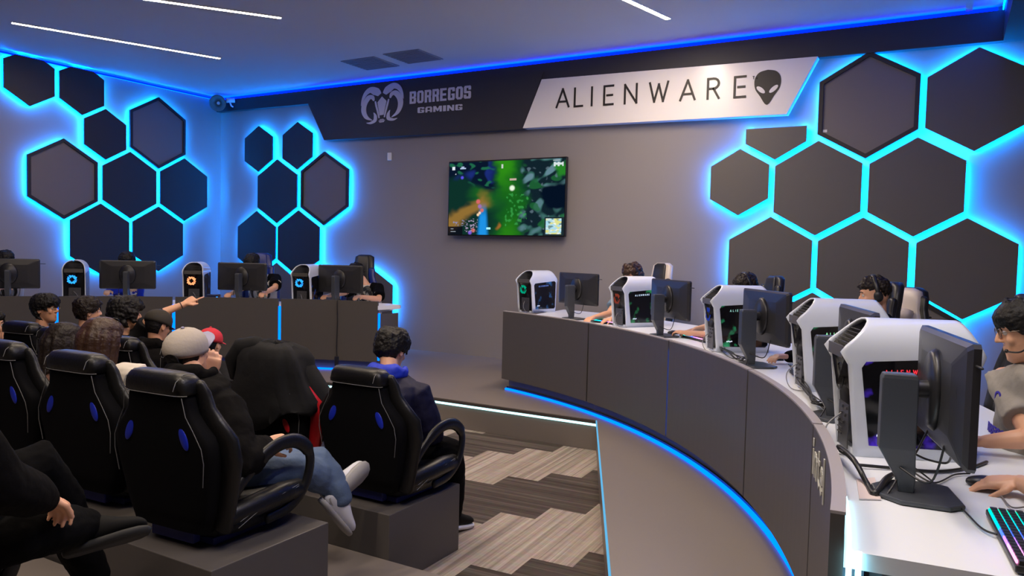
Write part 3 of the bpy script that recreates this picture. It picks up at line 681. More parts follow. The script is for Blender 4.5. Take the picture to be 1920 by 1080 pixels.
def pic(u, v):       # u 0..1 left-right, v 0..1 up
    wu = u+.05*nz(u, v, 6, 1)+.02*nz(u, v, 19, 2); wv = v+.05*nz(u, v, 6, 3)+.02*nz(u, v, 19, 4); f = nz(u*1.6, v, 46, 5)
    col = V((.003,.022,.016))
    def blend(c, k):
        nonlocal col
        k = max(0, min(1, k)); col = col.lerp(V(c), k)
    g = abs(wu-.53-.06*math.sin(wv*5)); blend((.006,.085,.008), 1-ss(.04, .22, g)); blend((.02,.19,.006), (1-ss(.02, .13, g))*ss(.45, .95, wv)); blend((.015,.15,.006), (1-ss(.02, .12, g))*(1-ss(.0, .3, wv)))
    blend((.008,.09,.012), (1-ss(.05, .2, math.hypot(wu-.33, (wv-.52)*.8)))*.9)
    blend((.22,.12,.025), (1-ss(.05, .17, abs(wv-.16-.95*wu)))*(1-ss(.26, .42, wu))*.9)
    blend((.26,.10,.02), (1-ss(.01, .05, math.hypot((wu-.44)*1.5, (wv-.12)*.7)))*.9)
    nw = ss(.0, .12, wv-(.80-.75*abs(wu-.12)-.25*wu)) if wu < .46 else 0
    blend((.002,.006,.018), nw*(1-ss(.36, .46, wu))); blend((.008,.018,.13), nw*ss(.1, .4, nz(u, v*.6, 9, 7))*(1-ss(.34, .42, wu))); blend((.01,.10,.05), nw*ss(.2, .45, nz(u, v, 16, 8))*(1-ss(.34, .42, wu)))
    rk = ss(.64, .70, wu+.03*math.sin(v*9)); blend((.004,.012,.018), rk)
    r1 = nz(u*1.5-v*.6, v*.9, 8, 3); blend((.03,.10,.09), rk*ss(.0, .18, r1)); blend((.09,.17,.21), rk*ss(.12, .35, r1)*(.6+.4*ss(.4, .8, v))); blend((.01,.09,.025), rk*ss(.15, .35, nz(u, v, 10, 12))*.8)
    blend((.10,.15,.19), rk*ss(.35, .6, nz(u*1.2, v*.8, 22, 31))*.6)
    blend((.001,.004,.012), rk*(1-ss(.10, .14, math.hypot(wu-.93, (wv-.52)*.65)))); blend((.015,.16,.015), rk*ss(.88, .93, wu)*ss(.74, .8, wv)*(1-ss(.9, .95, wv)))
    if .52 < wu < .68 and .12 < wv < .55: blend((.03,.26,.05), ss(.05, .35, nz(u, v*.6, 38, 9))*.7)
    bx = abs(u-.315)/(.062*(1-v*.9)+.002); blend((.01,.22,.60), (1-ss(.3, 1.0, bx))*(1-ss(.22, .46, v))*.95)
    for (cx, cy, r_, c_) in ((.27,.455,.022,(.5,.10,.10)), (.285,.39,.02,(.25,.12,.35)), (.305,.335,.018,(.5,.12,.10)), (.285,.30,.014,(.75,.5,.35)), (.27,.275,.014,(.7,.5,.3)), (.565,.63,.026,(.6,.7,.55)), (.12,.79,.016,(.08,.06,.6)), (.23,.06,.02,(.45,.10,.08)), (.20,.03,.02,(.15,.08,.5)), (.06,.84,.006,(.5,.5,.6))):
        blend(c_, 1-ss(r_*.5, r_*1.1, math.hypot((u-cx)*1.0, (v-cy)*.6)))
    if .15 < u < .27 and .04 < v < .22: blend((.30,.25,.38), ss(.1, .3, nz(u, v, 50, 4))*.8)
    if .04 < u < .15 and .12 < v < .20: blend((.2,.2,.35), ss(.1, .3, nz(u, v, 50, 14))*.8)
    if u > .84 and v < .24:
        blend((.01,.02,.025), 1)
        if .855 < u < .978 and .02 < v < .222: col = V((.30,.52,.62)); blend((.55,.55,.20), ss(-.05, .15, nz(u, v, 26, 21))); blend((.65,.68,.6), ss(.2, .3, nz(u, v, 34, 22))); blend((.05,.12,.12), ss(.25, .4, nz(u, v, 30, 23))*.8)
    for (x0, x1, y0, y1, c_, k) in ((0,.13,0,.11,(.003,.004,.008),.95), (.02,.05,.07,.08,(.3,.35,.4),.8), (.02,.07,.038,.048,(.3,.35,.4),.8), (.025,.055,.90,.945,(.65,.7,.75),.9), (.10,.155,.905,.925,(.4,.5,.7),.8), (.11,.135,.93,.94,(.4,.5,.7),.7), (.54,.60,.735,.755,(.5,.35,.32),.8), (.345,.385,.075,.105,(.35,.75,.85),.9), (.47,.485,.90,.95,(.6,.6,.6),.7)):
        if x0 < u < x1 and y0 < v < y1: blend(c_, k)
    if .905 < u < .985 and .90 < v < .955 and (int((u-.905)*60) % 2 == 0 or abs(v-.93) < .012): blend((.55,.62,.62), .9)
    if .90 < u < .96 and .975 < v < .985: blend((.4,.45,.45), .8)
    return col
for p in me.polygons:
    i, j = p.index % NX, p.index//NX; c = pic((i+.5)/NX, (j+.5)/NY)
    for l in p.loop_indices: ca.data[l].color = (c.x, c.y, c.z, 1)
m = bpy.data.materials.new('tv_picture'); m.use_nodes = True; nt = m.node_tree; nt.nodes.clear()
a = nt.nodes.new('ShaderNodeVertexColor'); a.layer_name = 'picture'; e = nt.nodes.new('ShaderNodeEmission'); e.inputs[1].default_value = 1.15*SCREEN; oo = nt.nodes.new('ShaderNodeOutputMaterial')
nt.links.new(a.outputs[0], e.inputs[0]); nt.links.new(e.outputs[0], oo.inputs[0]); me.materials.append(m)
o = bpy.data.objects.new('screen', me); COL.objects.link(o); o.parent = tv

# wall switch box, horn speaker, camera, ceiling vents and lamps
A = (-7.5506, 9.2400, 2.9416); mb = MB(); mb.box((A[0], YB-.012, A[2]), (.075,.024,.12)); tag(mb.build('sensor_box', mat('plastic_white', (.75,.75,.75), .4), bev=.006), 'small white box on the bare wall left of the television', 'wall box')
A = (-1.2897, 9.1900, 2.9604); mb = MB(); mb.box((A[0], 9.2195, A[2]), (.045,.004,.03)); tag(mb.build('paper_tag', mat('plastic_white', (.75,.75,.75))), 'tiny white tag in the corner of the tall framed hexagon', 'tag')
h = thing('horn_speaker', 'grey-green round horn speaker high in the room corner', 'speaker', (-11.1, 8.98, 4.0-.03))
M = frame((.65,-.85,-.15)); mb = MB(); mb.loft([[M@V((x, r*math.cos(t), r*math.sin(t))) for t in [2*PI*i/20 for i in range(20)]] for x, r in ((-.16,.035),(-.10,.04),(-.02,.07),(.04,.115),(.06,.14),(.065,.14),(.03,.09),(-.04,.04))]); mb.build('horn', mat('horn_green', (.10,.17,.16), .4), h)
mb = MB(); mb.ell(M@V((.0,0,0)), (.03,.03,.03), M); mb.build('driver_cap', mat('plastic_white', (.6,.6,.6)), h)
mb = MB(); mb.box(M@V((-.2,0,0)), (.14,.05,.05), M=M); mb.build('bracket', M_blk, h)
h = thing('security_camera', 'small bullet security camera on the beam beside the horn speaker', 'camera', tuple((-10.9558, 9.1000, 4.0309)))
M = frame((-.6,-.8,-.1)); mb = MB(); mb.tube([M@V((-.08,0,0)), M@V((.06,0,0))], .04, 14, round_ends=False); mb.build('body', mat('plastic_white', (.6,.6,.6)), h)
mb = MB(); mb.tube([M@V((.06,0,0)), M@V((.063,0,0))], .034, 14, round_ends=False); mb.build('lens', M_blk, h)
mb = MB(); mb.tube([(0,0,-.03), (0,.03,-.09), (0,.06,-.10)], .014, 8); mb.build('bracket', mat('plastic_white', (.6,.6,.6)), h)
for i, P in enumerate(([(640,115),(693,102),(748,122),(690,131)], [(717,101),(790,90),(832,110),(770,121)])):
    q = [(-7.5341, 8.1600, 4.1350), (-6.9127, 8.0330, 4.1350), (-6.9193, 8.6718, 4.1350), (-7.5235, 8.7124, 4.1350)] if i == 0 else [(-6.7345, 8.0844, 4.1350), (-6.0734, 8.0664, 4.1350), (-6.1233, 8.6417, 4.1350), (-6.7454, 8.7167, 4.1350)]
    c = (V(q[0])+V(q[2]))/2; t = thing('ceiling_vent', ('flat square ceiling vent nearer the room corner', 'flat square ceiling vent nearer the television')[i], 'vent', (c.x, c.y, ZC), 0, 'ceiling vents')
    mb = MB(); mb.box((0,0,-.006), (.60,.56,.012)); mb.build('frame', mat('vent_grey', (.30,.31,.33), .5), t, bev=.003)
    mb = MB(); [mb.box((0,-.24+.06*k,-.016), (.54,.035,.006)) for k in range(9)]; mb.build('louvre', mat('vent_grey2', (.24,.25,.27), .5), t)
def lamp(a, b, label, wdt=.055, dim=None):
    a, b = V((*a, 0)), V((*b, 0)); c = (a+b)/2; L = (b-a).length; t = thing('linear_ceiling_lamp', label, 'ceiling lamp', (c.x, c.y, ZC), math.atan2(b.y-a.y, b.x-a.x), 'linear ceiling lamps')
    mb = MB(); mb.box((0,0,-.004), (L+.02, wdt+.02, .008)); mb.build('housing', mat('plastic_white', (.6,.6,.6)), t)
    mb = MB(); mb.add([(-L/2,-wdt/2,-.0085),(L/2,-wdt/2,-.0085),(L/2,wdt/2,-.0085),(-L/2,wdt/2,-.0085)], [(0,1,2,3)], 0, False); mb.build('diffuser', dim or G_warm, t)
lamp((-9.908,5.028), (-8.996,7.296), 'long linear lamp over the left wall hexagons', dim=glow('lamp_warm_dimmed', (1.0,.80,.62), LAMPS*.36))
lamp((-8.7,3.70), (-6.759,6.319), 'linear lamp crossing the top edge, second from the left wall', dim=glow('lamp_warm_dimmed', (1.0,.80,.62), 1))
lamp((-3.48,5.30), (-2.821,8.235), 'linear lamp in front of the white board', dim=glow('lamp_warm_bright', (1.0,.80,.62), LAMPS*1.25))
lamp((-4.7,2.4), (-3.8,4.7), 'added unseen linear lamp over the front row of seats')  # out of view, added to light the audience area
lamp((-3.2,-.6), (-2.6,1.9), 'added unseen linear lamp behind the near seats')  # unseen extra strip, added for light from the camera side
lamp((-.9,.8), (-.9,3.0), 'linear lamp over the near end of the curved desk', dim=glow('lamp_warm_desk', (1.0,.88,.78), LAMPS*.76))
lamp((-.1,.8), (-.1,3.0), 'added unseen second lamp beside the near desk lamp', .05, dim=glow('lamp_warm_desk', (1.0,.84,.70), 1))  # unseen twin of the desk lamp, added to brighten the desktop

# ------------------------------------------------------------------ curved desks
ZD = .777
def rout(a): return 6.70+(a-5)*(1.12/72)
def pol(C, r, a): return V((C[0]+r*math.cos(R(a)), C[1]+r*math.sin(R(a)), 0))
M_black = mat('plastic_black', (.014,.014,.016), .38)
M_steel = mat('plinth_dark', (.13,.13,.15), .5)
M_edge = mat('panel_edge_light', (.34,.31,.31), .4)
dk = thing('curved_desk', 'long curved grey counter desk with white top on the right, blue light at its foot', 'desk', (0,0,0), 0, 'curved gaming desks')
AN = [5.2, 15.8, 29.6, 43.5, 57.0, 71.2]
for i, (a0, a1) in enumerate(zip(AN, AN[1:])):
    g = .10; mb = MB(); mb.arc(C1, R1, R1+.035, .13, .868, a0+(g if i else 0), a1-g, 14); p = mb.build('front_panel', M_lam, dk)
    mb = MB(); mb.arc(C1, R1-.001, R1+.037, .868, .876, a0+(g if i else 0), a1-g, 14); mb.build('edge_band', M_edge, p)
mb = MB(); mb.arc(C1, R1+.036, lambda a: rout(a), ZD-.045, ZD, 5.2, 71.2, 60); q = [pol(C1, R1+.04, 71.2), pol(C1, 7.7, 71.2), pol(C1, 7.7, 77.0)]; mb.prism([(p.x, p.y) for p in q], (0,0,ZD-.045), (1,0,0), (0,1,0), (0,0,1), .045); mb.build('desktop', M_white, dk)
mb = MB(); mb.arc(C1, R1+.10, R1+.13, .0, .72, 6.0, 71, 48); mb.build('plinth', M_steel, dk)
mb = MB(); mb.arc(C1, R1+.085, R1+.10, .012, .035, 5.2, 71.2, 48); mb.build('led_channel', M_black, dk)
mb = MB(); mb.arc(C1, R1+.060, R1+.085, .0, .018, 5.2, 71.2, 60); mb.build('led_strip', G_desk, dk)
for a in (43.5,): 
    mb = MB(); mb.arc(C1, R1+.012, R1+.03, .14, .80, a-.08, a+.08, 1); mb.build('gap_light', G_desk, dk)
# near end: light-grey end strip with blue-white tape
P = pol(C1, R1, 5.2); mb = MB(); mb.arc(C1, R1+.042, R1+.056, .05, ZD+.004, 5.05, 5.2, 1); mb.arc(C1, R1+.064, R1+.078, .05, ZD+.004, 5.05, 5.2, 1); mb.arc(C1, R1+.045, R1+.052, ZD-.0, ZD+.012, 5.2, 9.5, 8); mb.build('end_light', glow('led_end', (.35,.85,1.0), 3.0), dk)
mb = MB(); mb.arc(C1, R1+.09, 6.62, .0, ZD-.05, 6.2, 6.5, 1); mb.build('end_panel', M_steel, dk)
mb = MB(); mb.arc(C1, R1+.01, R1+.085, .0, .72, 5.5, 6.0, 1); mb.build('end_panel', mat('end_blue_grey', (.06,.07,.10), .5), dk)
# lettering on the curved front: intel
mb = MB(); x = 0
for ch, w_ in zip('intjl', (.0, .4, .3, .45, .0)):
    a = 15.2-math.degrees(x/R1); d = V((math.cos(R(a)), math.sin(R(a)), 0)); U = V((d.y, -d.x, 0))
    letters(mb, ch, .135, 0, .017, (V((C1[0], C1[1], 0))+d*(R1-.0015)+V((0,0,.70)), U, V((0,0,1)), -d), 1.0, t=.004); x += w_*.135+.052
# tail of the word (square dot over the i comes with the glyph)
lt = mb.build('lettering', mat('lettering_pale', (.55,.55,.50), .5), dk); lt['label'] = 'pale letters spelling intel'

dl = thing('curved_desk', 'curved grey counter desk on the left with vertical blue light gaps', 'desk', (0,0,0), 0, 'curved gaming desks')
AL = [107.75, 112.6, 119.4, 131.2, 143.0, 155.0, 168]
for i, (a0, a1) in enumerate(zip(AL, AL[1:])):
    lit = lambda k: .17 if k in (119.4, 131.2, 143.0) else .03
    mb = MB(); mb.arc(C2, R2, R2+.035, .13, .868, a0+lit(a0), a1-lit(a1), 12); p = mb.build('front_panel', M_lam, dl)
    mb = MB(); mb.arc(C2, R2-.001, R2+.037, .868, .874, a0+lit(a0), a1-lit(a1), 12); mb.build('edge_band', M_lam, p)
for a in (119.4, 131.2, 143.0):
    mb = MB(); mb.arc(C2, R2+.010, R2+.02, .16, .78, a-.17, a+.17, 1); mb.build('gap_light', G_desk, dl)
mb = MB(); mb.arc(C2, R2+.036, R2+.85, ZD-.045, ZD, 107.9, 160, 40); mb.build('desktop', M_white, dl)
mb = MB(); mb.arc(C2, R2+.10, R2+.13, .0, .72, 107.9, 165, 40); mb.build('plinth', M_steel, dl)
mb = MB(); mb.arc(C2, R2+.060, R2+.085, .0, .018, 107.9, 165, 48); mb.build('led_strip', G_desk, dl)
# angled return at the right end of the left desk
A = V((-6.046,7.247,0)); Bv = V((-5.9762, 7.5902, 0.8000)); Bv.z = 0; t = (Bv-A)
mb = MB(); q = [A, A+t, A+t+V((-.25,.10,0)), A+V((-.5,.3,0))]
mb.prism([(p.x, p.y) for p in q], (0,0,ZD-.005), (1,0,0), (0,1,0), (0,0,1), .050); mb.build('end_top', M_white, dl)
mb = MB(); n_ = V((t.y, -t.x, 0)).normalized(); mb.box((A+t*.5-n_*.03)+V((0,0,.37)), (t.length*.93, .03, .70), math.atan2(t.y, t.x)); mb.build('end_panel', M_lam, dl)
mb = MB(); mb.box(A+V((.012,.012,.44)), (.02,.02,.58), math.atan2(t.y, t.x)); mb.build('gap_light', G_desk, dl)

# ------------------------------------------------------------------ white computer towers
M_shell = mat('tower_shell_white', (.68,.73,.82), .28, coat=.3)
def win_mat(k, c):
    nm = 'side_window_%d' % k
    if nm in MATS: return MATS[nm]
    m = mat(nm, (.006,.006,.008), .08); nt = m.node_tree; b = nt.nodes['Principled BSDF']
    tc = nt.nodes.new('ShaderNodeTexCoord'); n = nt.nodes.new('ShaderNodeTexNoise'); n.inputs['Scale'].default_value = 9; n.inputs['Detail'].default_value = 3
    cr = nt.nodes.new('ShaderNodeValToRGB'); cr.color_ramp.elements[0].position = .58; cr.color_ramp.elements[1].position = .80
    cr.color_ramp.elements[0].color = (0,0,0,1); cr.color_ramp.elements[1].color = (*c, 1)
    nt.links.new(tc.outputs['Object'], n.inputs['Vector']); nt.links.new(n.outputs['Fac'], cr.inputs[0]); nt.links.new(cr.outputs[0], b.inputs['Emission Color']); b.inputs['Emission Strength'].default_value = .9  # blotchy emission on the pane stands for lights inside the tower
    return m
def tower(x, y, yaw, label, k, gc, fan, text=None, group='white computer towers'):
    T_ = thing('computer_tower', label, 'computer', (x, y, ZD+.002), R(yaw), group)
    L, H, h = .52, .512, .115
    out = [(-h*.93,.0),(-h,.06),(-h,.2),(-h,.347),(-h,.395)]+[(-h*math.cos(t)**.8 if t < PI/2 else h*abs(math.cos(t))**.8, .395+.117*math.sin(t)) for t in [PI*i/14 for i in range(1, 14)]]+[(h,.395),(h,.347),(h,.2),(h,.06),(h*.93,.0)]
    def rx(z): 
        if z < .347: return .069-.034*z/.347
        if z < .404: return .035-.035*((z-.347)/.057)
        f = (z-.404)/.108; return .122*f**.85
    def fx(z):
        if z < .347: return L-.03+.01*z/.347
        if z < .404: return L-.02+.02*((z-.347)/.057)
        f = (z-.404)/.108; return L-.067*f**.8
    mb = MB(); mb.loft([[V((rx(z)+(fx(z)-rx(z))*q, y_, z)) for y_, z in out] for q in (0,.04,.3,.7,.96,1)], closed=False)
    o = mb.build('shell', M_shell, T_); q = o.modifiers.new('so', 'SOLIDIFY'); q.thickness = .009; q.offset = 1
    mb = MB(); mb.box((L/2+.02,0,.012), (L-.10,.20,.024)); mb.build('base', M_shell, T_)
    ins = [(y_*.95, z*.985+.004) for y_, z in out]
    for nm, fx_, dx, sg in (('rear_panel', rx, .022, 1), ('front_grille', fx, -.022, -1)):
        mb = MB(); mb.loft([[V((fx_(z)+dx, y_*(1-q), .25+(z-.25)*(1-q))) for y_, z in ins] for q in (0, .35, .7, .97)], caps=False)
        p = mb.build(nm, mat('tower_black', (.006,.006,.008), .4, spec=.3), T_)
        if sg == 1:
            r_ = MB(); [r_.tube([(rx(z)+.014, -.09, z), (rx(z)+.010, .09, z)], .0022, 5) for z in (.425,.437,.449,.461,.473)]; r_.build('vent_slats', mat('slat_grey', (.014,.014,.015), .4), T_)
            r_ = MB(); r_.box((rx(.39)+.012,0,.392), (.006,.20,.045)); r_.build('top_strip', mat('slat_grey2', (.08,.075,.07), .4), T_)
            f_ = MB(); c = V((.040,.018,.285))
            for i in range(12):
                a = 2*PI*i/12; f_.box(c+V((0, .040*math.cos(a), .040*math.sin(a))), (.004,.030,.012+.008*(i % 3)), M=Matrix.Rotation(a+.8, 3, 'X'))
            if fan: f_.build('exhaust_fan', glow('fan_%d' % k, fan, .9 if k > 5 else .35), T_)
            r_ = MB(); r_.tube([c+V((.004, .052*math.cos(t), .052*math.sin(t))) for t in [2*PI*i/24 for i in range(25)]], .003, 5); r_.build('fan_ring', M_black, T_)
            r_ = MB(); r_.box((.058,-.01,.10), (.004,.13,.17)); [r_.box((.052, -.06+.018*i, .17-.03*(i % 3)), (.006,.010,.010)) for i in range(6)]; [r_.box((.056, .03, .06+.02*i), (.006,.06,.004)) for i in range(3)]; r_.build('port_block', mat('port_grey', (.05,.05,.055), .4), T_)
    W_ = [(.120,.045),(.083,.338),(.098,.362),(.455,.388),(.478,.370),(.474,.062),(.456,.043)]
    for sg in (-1, 1):
        mb = MB(); mb.prism(W_, (0, sg*(h+.0095), 0), (1,0,0), (0,0,1), (0,sg,0), .002); mb.build('side_window', win_mat(k, gc), T_)
    if text:
        mb = MB(); letters(mb, 'ALIENWARE', .015, .013, .0024, (V((.165, -(h+.012), .318)), V((1,0,.055)).normalized(), V((0,0,1)), V((0,-1,0))), .9, t=.001); mb.build('lit_lettering', glow('tower_text_%d' % k, text, .7), T_)
        mb = MB(); [mb.box((.15+.012*i, -(h+.0125), .085+.003*(i % 2)), (.008,.001,.008)) for i in range(4)]; mb.build('lit_badge', glow('tower_badge', (.7,.75,1), .8), T_)
    mb = MB(); mb.tube(spline([(.05,.00,.14),(-.01,-.04,.10),(-.02,-.06,.05),(.0,-.10,.008),(.06,-.15,.006)], 6), .003, 6); mb.build('white_cable', mat('cable_white', (.22,.22,.23), .4), T_)
    return T_
CY, GR, RD, OR = (.02,.30,1.0), (.02,.5,.22), (.9,.02,.03), (1.0,.30,.12)
tower(-.395, 3.218, 21.3, 'nearest white computer tower with red lit lettering behind its window', 5, (.06,.02,.45), None, (.9,.03,.05))
tower(-.787, 4.597, 23.3, 'white computer tower second from the camera, partly hidden by the nearest one', 4, (.02,.22,.10), None, (.3,.8,.4))
tower(-1.676, 5.98, 33.9, 'white computer tower third from the camera with green interior light', 3, (.02,.30,.12), (.02,.05,.4), (.25,.5,.45))
tower(-2.982, 7.319, 57.1, 'white computer tower fourth from the camera with green and red glow', 2, (.02,.22,.08), (.3,.05,.03), (.6,.75,.95))
tower(-4.539, 8.451-.3, 75.3, 'white computer tower at the far end of the right desk', 1, (.02,.10,.3), (.0,.5,.28), (.12,.2,.6))
for (px_, rr_, ang, lb, fc) in ((137, 6.32, 141.6, 'white computer tower with a blue fan, left of the player in blue', CY), (360, 6.32, 129.55, 'white computer tower with an orange fan in front of the corner', OR), (560, 6.32, 117.6, 'white computer tower with a blue fan between two monitors near the desk end', CY)):
    p = pol(C2, rr_, ang); tower(p.x, p.y, ang+(0, -3, -14)[(137,360,560).index(px_)]+(2, 4, 8)[(137,360,560).index(px_)], lb, 6 if fc == CY else 7, (.01,.05,.3), fc)

# ------------------------------------------------------------------ monitors
def monitor(x, y, yaw, label, group='monitors on the curved desks', co=.13, hub=True, arm=False):
    """local +x is where the player sits; the back of the screen faces -x"""
    T_ = thing('monitor', label, 'monitor', (x, y, ZD+.002), R(yaw), group); zc = .165+.178
    mb = MB(); W2, H2 = .322, .178
    def rr_(x_, k): return [V((x_, y_*k, zc+z_*k)) for y_, z_ in ((-W2,-H2+.012),(-W2+.012,-H2),(W2-.012,-H2),(W2,-H2+.012),(W2,H2-.012),(W2-.012,H2),(-W2+.012,H2),(-W2,H2-.012))]
    mb.loft([rr_(.012,1), rr_(-.008,1), rr_(-.018,.93), rr_(-.030,.6), rr_(-.032,.3)], sm=False); mb.build('housing', mat('monitor_grey', (.024,.024,.027), .36), T_)
    mb = MB(); mb.box((.0125,0,zc), (.002,.62,.335)); mb.build('screen', glow('monitor_picture', (.05,.12,.16), 1.2), T_)
    mb = MB(); mb.tube([(-.030,0,zc-.0), (-.048,0,zc-.0)], [(.10,.13),(.085,.115)], 24, up=(0,0,1), round_ends=False); mb.build('hub', M_black, T_)
    mb = MB(); mb.tube([(-.04,0,zc), (-co,0,zc-.005)], .028, 12); mb.build('swivel_joint', M_black, T_)
    mb = MB(); mb.loft([[V((-co+dx, dy, z)) for dx, dy in ((.052*k+o_,.034*w_),(-.052*k+o_,.026*w_),(-.052*k+o_,-.026*w_),(.052*k+o_,-.034*w_))] for z, w_, k, o_ in ((.012,.8,.42,.03),(.05,.85,.50,.03),(.15,1.0,1,.0),(zc+.03,1.0,1,0),(zc+.045,.9,.9,0))], sm=False); mb.build('stand_column', mat('stand_dark', (.050,.056,.068), .35), T_, bev=.004)
    mb = MB(); mb.prism([(-co-.06,-.05),(-co-.06,.05),(-co+.0,.12),(-co+.13,.14),(-co+.18,.10),(-co+.18,-.10),(-co+.13,-.14),(-co+.0,-.12)], (0,0,0), (1,0,0), (0,1,0), (0,0,1), .014); mb.build('stand_base', mat('stand_dark', (.050,.056,.068), .35), T_, bev=.005)
    mb = MB(); mb.box((-.024,-.19,zc+.03), (.002,.10,.035)); [mb.box((-.0245,-.19,zc+.03+.008*i), (.002,.07,.002)) for i in (-1,0,1)]; mb.build('rating_label', M_black, T_)
    mb = MB(); mb.tube(spline([(-.02,.10,zc-.15),(-.06,.09,zc-.24),(-.10,.03,zc-.26),(-.13,-.02,zc-.30),(-.16,-.06,.01)], 6), .0035, 6); mb.tube(spline([(-.02,-.12,zc-.15),(-.05,-.10,zc-.27),(-.12,-.03,zc-.25)], 6), .0035, 6); mb.build('cable', M_black, T_)
    mb = MB(); mb.tube([(.0,-.322,zc+.12),(.0,-.375,zc+.12)], .004, 6); mb.build('headset_hook', M_black, T_)
    return T_
for (x, y, yw, lb) in ((.001,2.731,13,'nearest monitor seen from behind, in front of the red-lettered computer'), (-.363,3.859,18.8,'monitor half hidden behind the nearest computer tower'), (-1.085,5.39,39.2,'third monitor from the camera, its tall stand at the desk lip'), (-2.226,6.81,50.6,'fourth monitor from the camera, between two white towers'), (-3.643,8.003-.15,67.5,'monitor at the far end of the right desk')):
    monitor(x, y, yw, lb)
for (px_, rr_, ang, off, lb) in ((16, 6.55, 147.75, 0, 'monitor at the left edge of the photo, gamer in a printed shirt behind it'), (239, 6.55, 136.6, 0, 'grey-backed monitor in front of the player in blue'), (452, 6.55, 124.6, 8, 'monitor in front of the boy in the blue chair'), (636, 6.55, 113.5, 12, 'monitor next to the right end of the left desk')):
    p = pol(C2, rr_, ang); monitor(p.x, p.y, ang-off, lb)

# ------------------------------------------------------------------ keyboards, mice, cables, small things
def keyboard(x, y, yaw, label, L=.46):
    T_ = thing('keyboard', label, 'keyboard', (x, y, ZD+.002), R(yaw), 'keyboards with rainbow lights')
    mb = MB(); mb.box((0,0,.012), (.145, L, .018)); mb.build('case', M_black, T_, bev=.004)
    mb = MB()
    for i in range(6):
        for j in range(18): mb.box((-.055+.0215*i, -L/2+.018+j*(L-.036)/17, .026), (.017,.0195,.010))
    mb.build('keycaps', mat('keycap_black', (.02,.02,.022), .5), T_)
    RB = [(.0,.8,.35),(.0,.75,.7),(.0,.5,1),(.05,.12,1),(.35,.15,1),(.9,.25,.9),(1,.25,.55)]
    for q in range(7):
        mb = MB()
        for i in range(6): mb.box((-.0665+.0215*i, L/2-.018-(q+.5)*(L-.036)/7, .0245), (.004, (L-.036)/7, .008))
        mb.build('key_light', glow('key_%d' % q, RB[q], 1.6), T_)
    return T_
keyboard(.216, 2.40, 5.6, 'rainbow-lit keyboard at the lower right corner')
def mouse(x, y, yaw, label):
    T_ = thing('mouse', label, 'mouse', (x, y, ZD+.001), R(yaw), 'computer mice')
    mb = MB(); mb.ell((0,0,.014), (.060,.031,.022)); mb.box((0,0,.004), (.09,.05,.008)); mb.build('body', M_black, T_, bev=.003)
    mb = MB(); mb.ell((-.03,0,.030), (.008,.003,.006)); mb.build('scroll_wheel', mat('wheel_grey', (.1,.1,.1)), T_)
    mb = MB(); mb.tube(spline([(-.058,0,.006),(-.11,.02,.003),(-.15,.10,.003),(-.10,.19,.003)], 6), .0022, 6); mb.build('cable', M_black, T_)

# mice and cables on the right desk
for (q, yw, lb) in ((((0.1304, 2.9721, 0.7900)), 200, 'black mouse under the hand of the boy with glasses'), (((-1.0723, 5.7750, 0.7900)), 215, 'black mouse held by a player beside the third monitor'), (((-2.2566, 7.0232, 0.7900)), 230, 'black mouse at the tattooed hand behind the fourth monitor')):
    mouse(q[0], q[1], yw, lb)
for (q, yw, lb) in (((-1.9794, 6.6832, 0.7900), 44, 'rainbow-lit keyboard between two towers, by the tattooed arm'), ((-3.2243, 7.5668, 0.7900), 62, 'rainbow-lit keyboard at the far end of the right desk')):
    keyboard(q[0]+.05, q[1]+.05, yw, lb)
rnd = random.Random(11)
def cable(pts, label, r=.0045, m=None, g='black cables on the right desk'):
    mb = MB(); mb.tube(spline(pts, 8), r, 6); return tag(mb.build('cable', m or M_black), label, 'cable', g)
cable([(-0.3347, 3.0714, 0.8200), (-0.2587, 2.8224, 0.8400), (-0.2080, 2.7409, 0.7900), (-0.1753, 2.6292, 0.7900), (-0.1477, 2.7735, 0.8100), (-0.1022, 3.0006, 0.7900)], 'thick cable bundle looping down beside the nearest stand base', .010)
cable([(-0.3179, 2.9717, 0.8300), (-0.2439, 2.8121, 0.8300), (-0.1933, 2.7015, 0.7850), (-0.1631, 2.6645, 0.8000), (-0.1307, 2.9002, 0.8000)], 'cable running from the desk lip to the nearest stand', .006)
cable([(-0.2500, 2.9634, 0.7900), (-0.1364, 3.0141, 0.7850), (-0.0042, 3.0573, 0.7850), (0.0951, 3.1905, 0.7850), (0.1485, 3.3125, 0.7850)], 'black cable curving in front of the nearest tower base', .006)
cable([(-0.0844, 3.0451, 0.8400), (-0.0389, 3.0634, 0.8200), (0.0193, 3.1405, 0.8000), (0.0332, 3.0365, 0.8600)], 'cable hanging between the nearest stand and screen', .004)
cable([(-0.0928, 2.9652, 0.8000), (-0.0178, 2.8905, 0.7850), (0.0446, 3.0441, 0.7850), (0.0900, 3.0908, 0.7850)], 'thin wavy cable leading to the nearest mouse', .003)
cable([(-0.0796, 2.8867, 0.8300), (-0.0260, 2.9010, 0.7900), (0.0139, 2.7576, 0.7900), (0.0637, 2.6279, 0.7850), (0.1067, 2.4716, 0.7850), (0.1393, 2.4198, 0.7900)], 'cable running past the stand base to the keyboard', .003)
cable([(0.1679, 2.9005, 0.7850), (0.1907, 2.7420, 0.7850), (0.2332, 2.7706, 0.7850)], 'thin grey cable leaving the mouse at the right edge', .0025, mat('cable_grey', (.18,.17,.17), .4))
def jit(p, a, h): return (p[0]+rnd.uniform(-a, a), p[1]+rnd.uniform(-a, a), ZD+.006+rnd.uniform(0, h))
for i in range(9): cable([jit(p, .045, .05) for p in ((-0.8529, 5.2224, 0.7900), (-0.6463, 4.3749, 0.7900), (-0.5148, 3.9524, 0.7900), (-0.4542, 4.0924, 0.7900))], 'tangled black cables on the desk edge before the second tower', .0035)
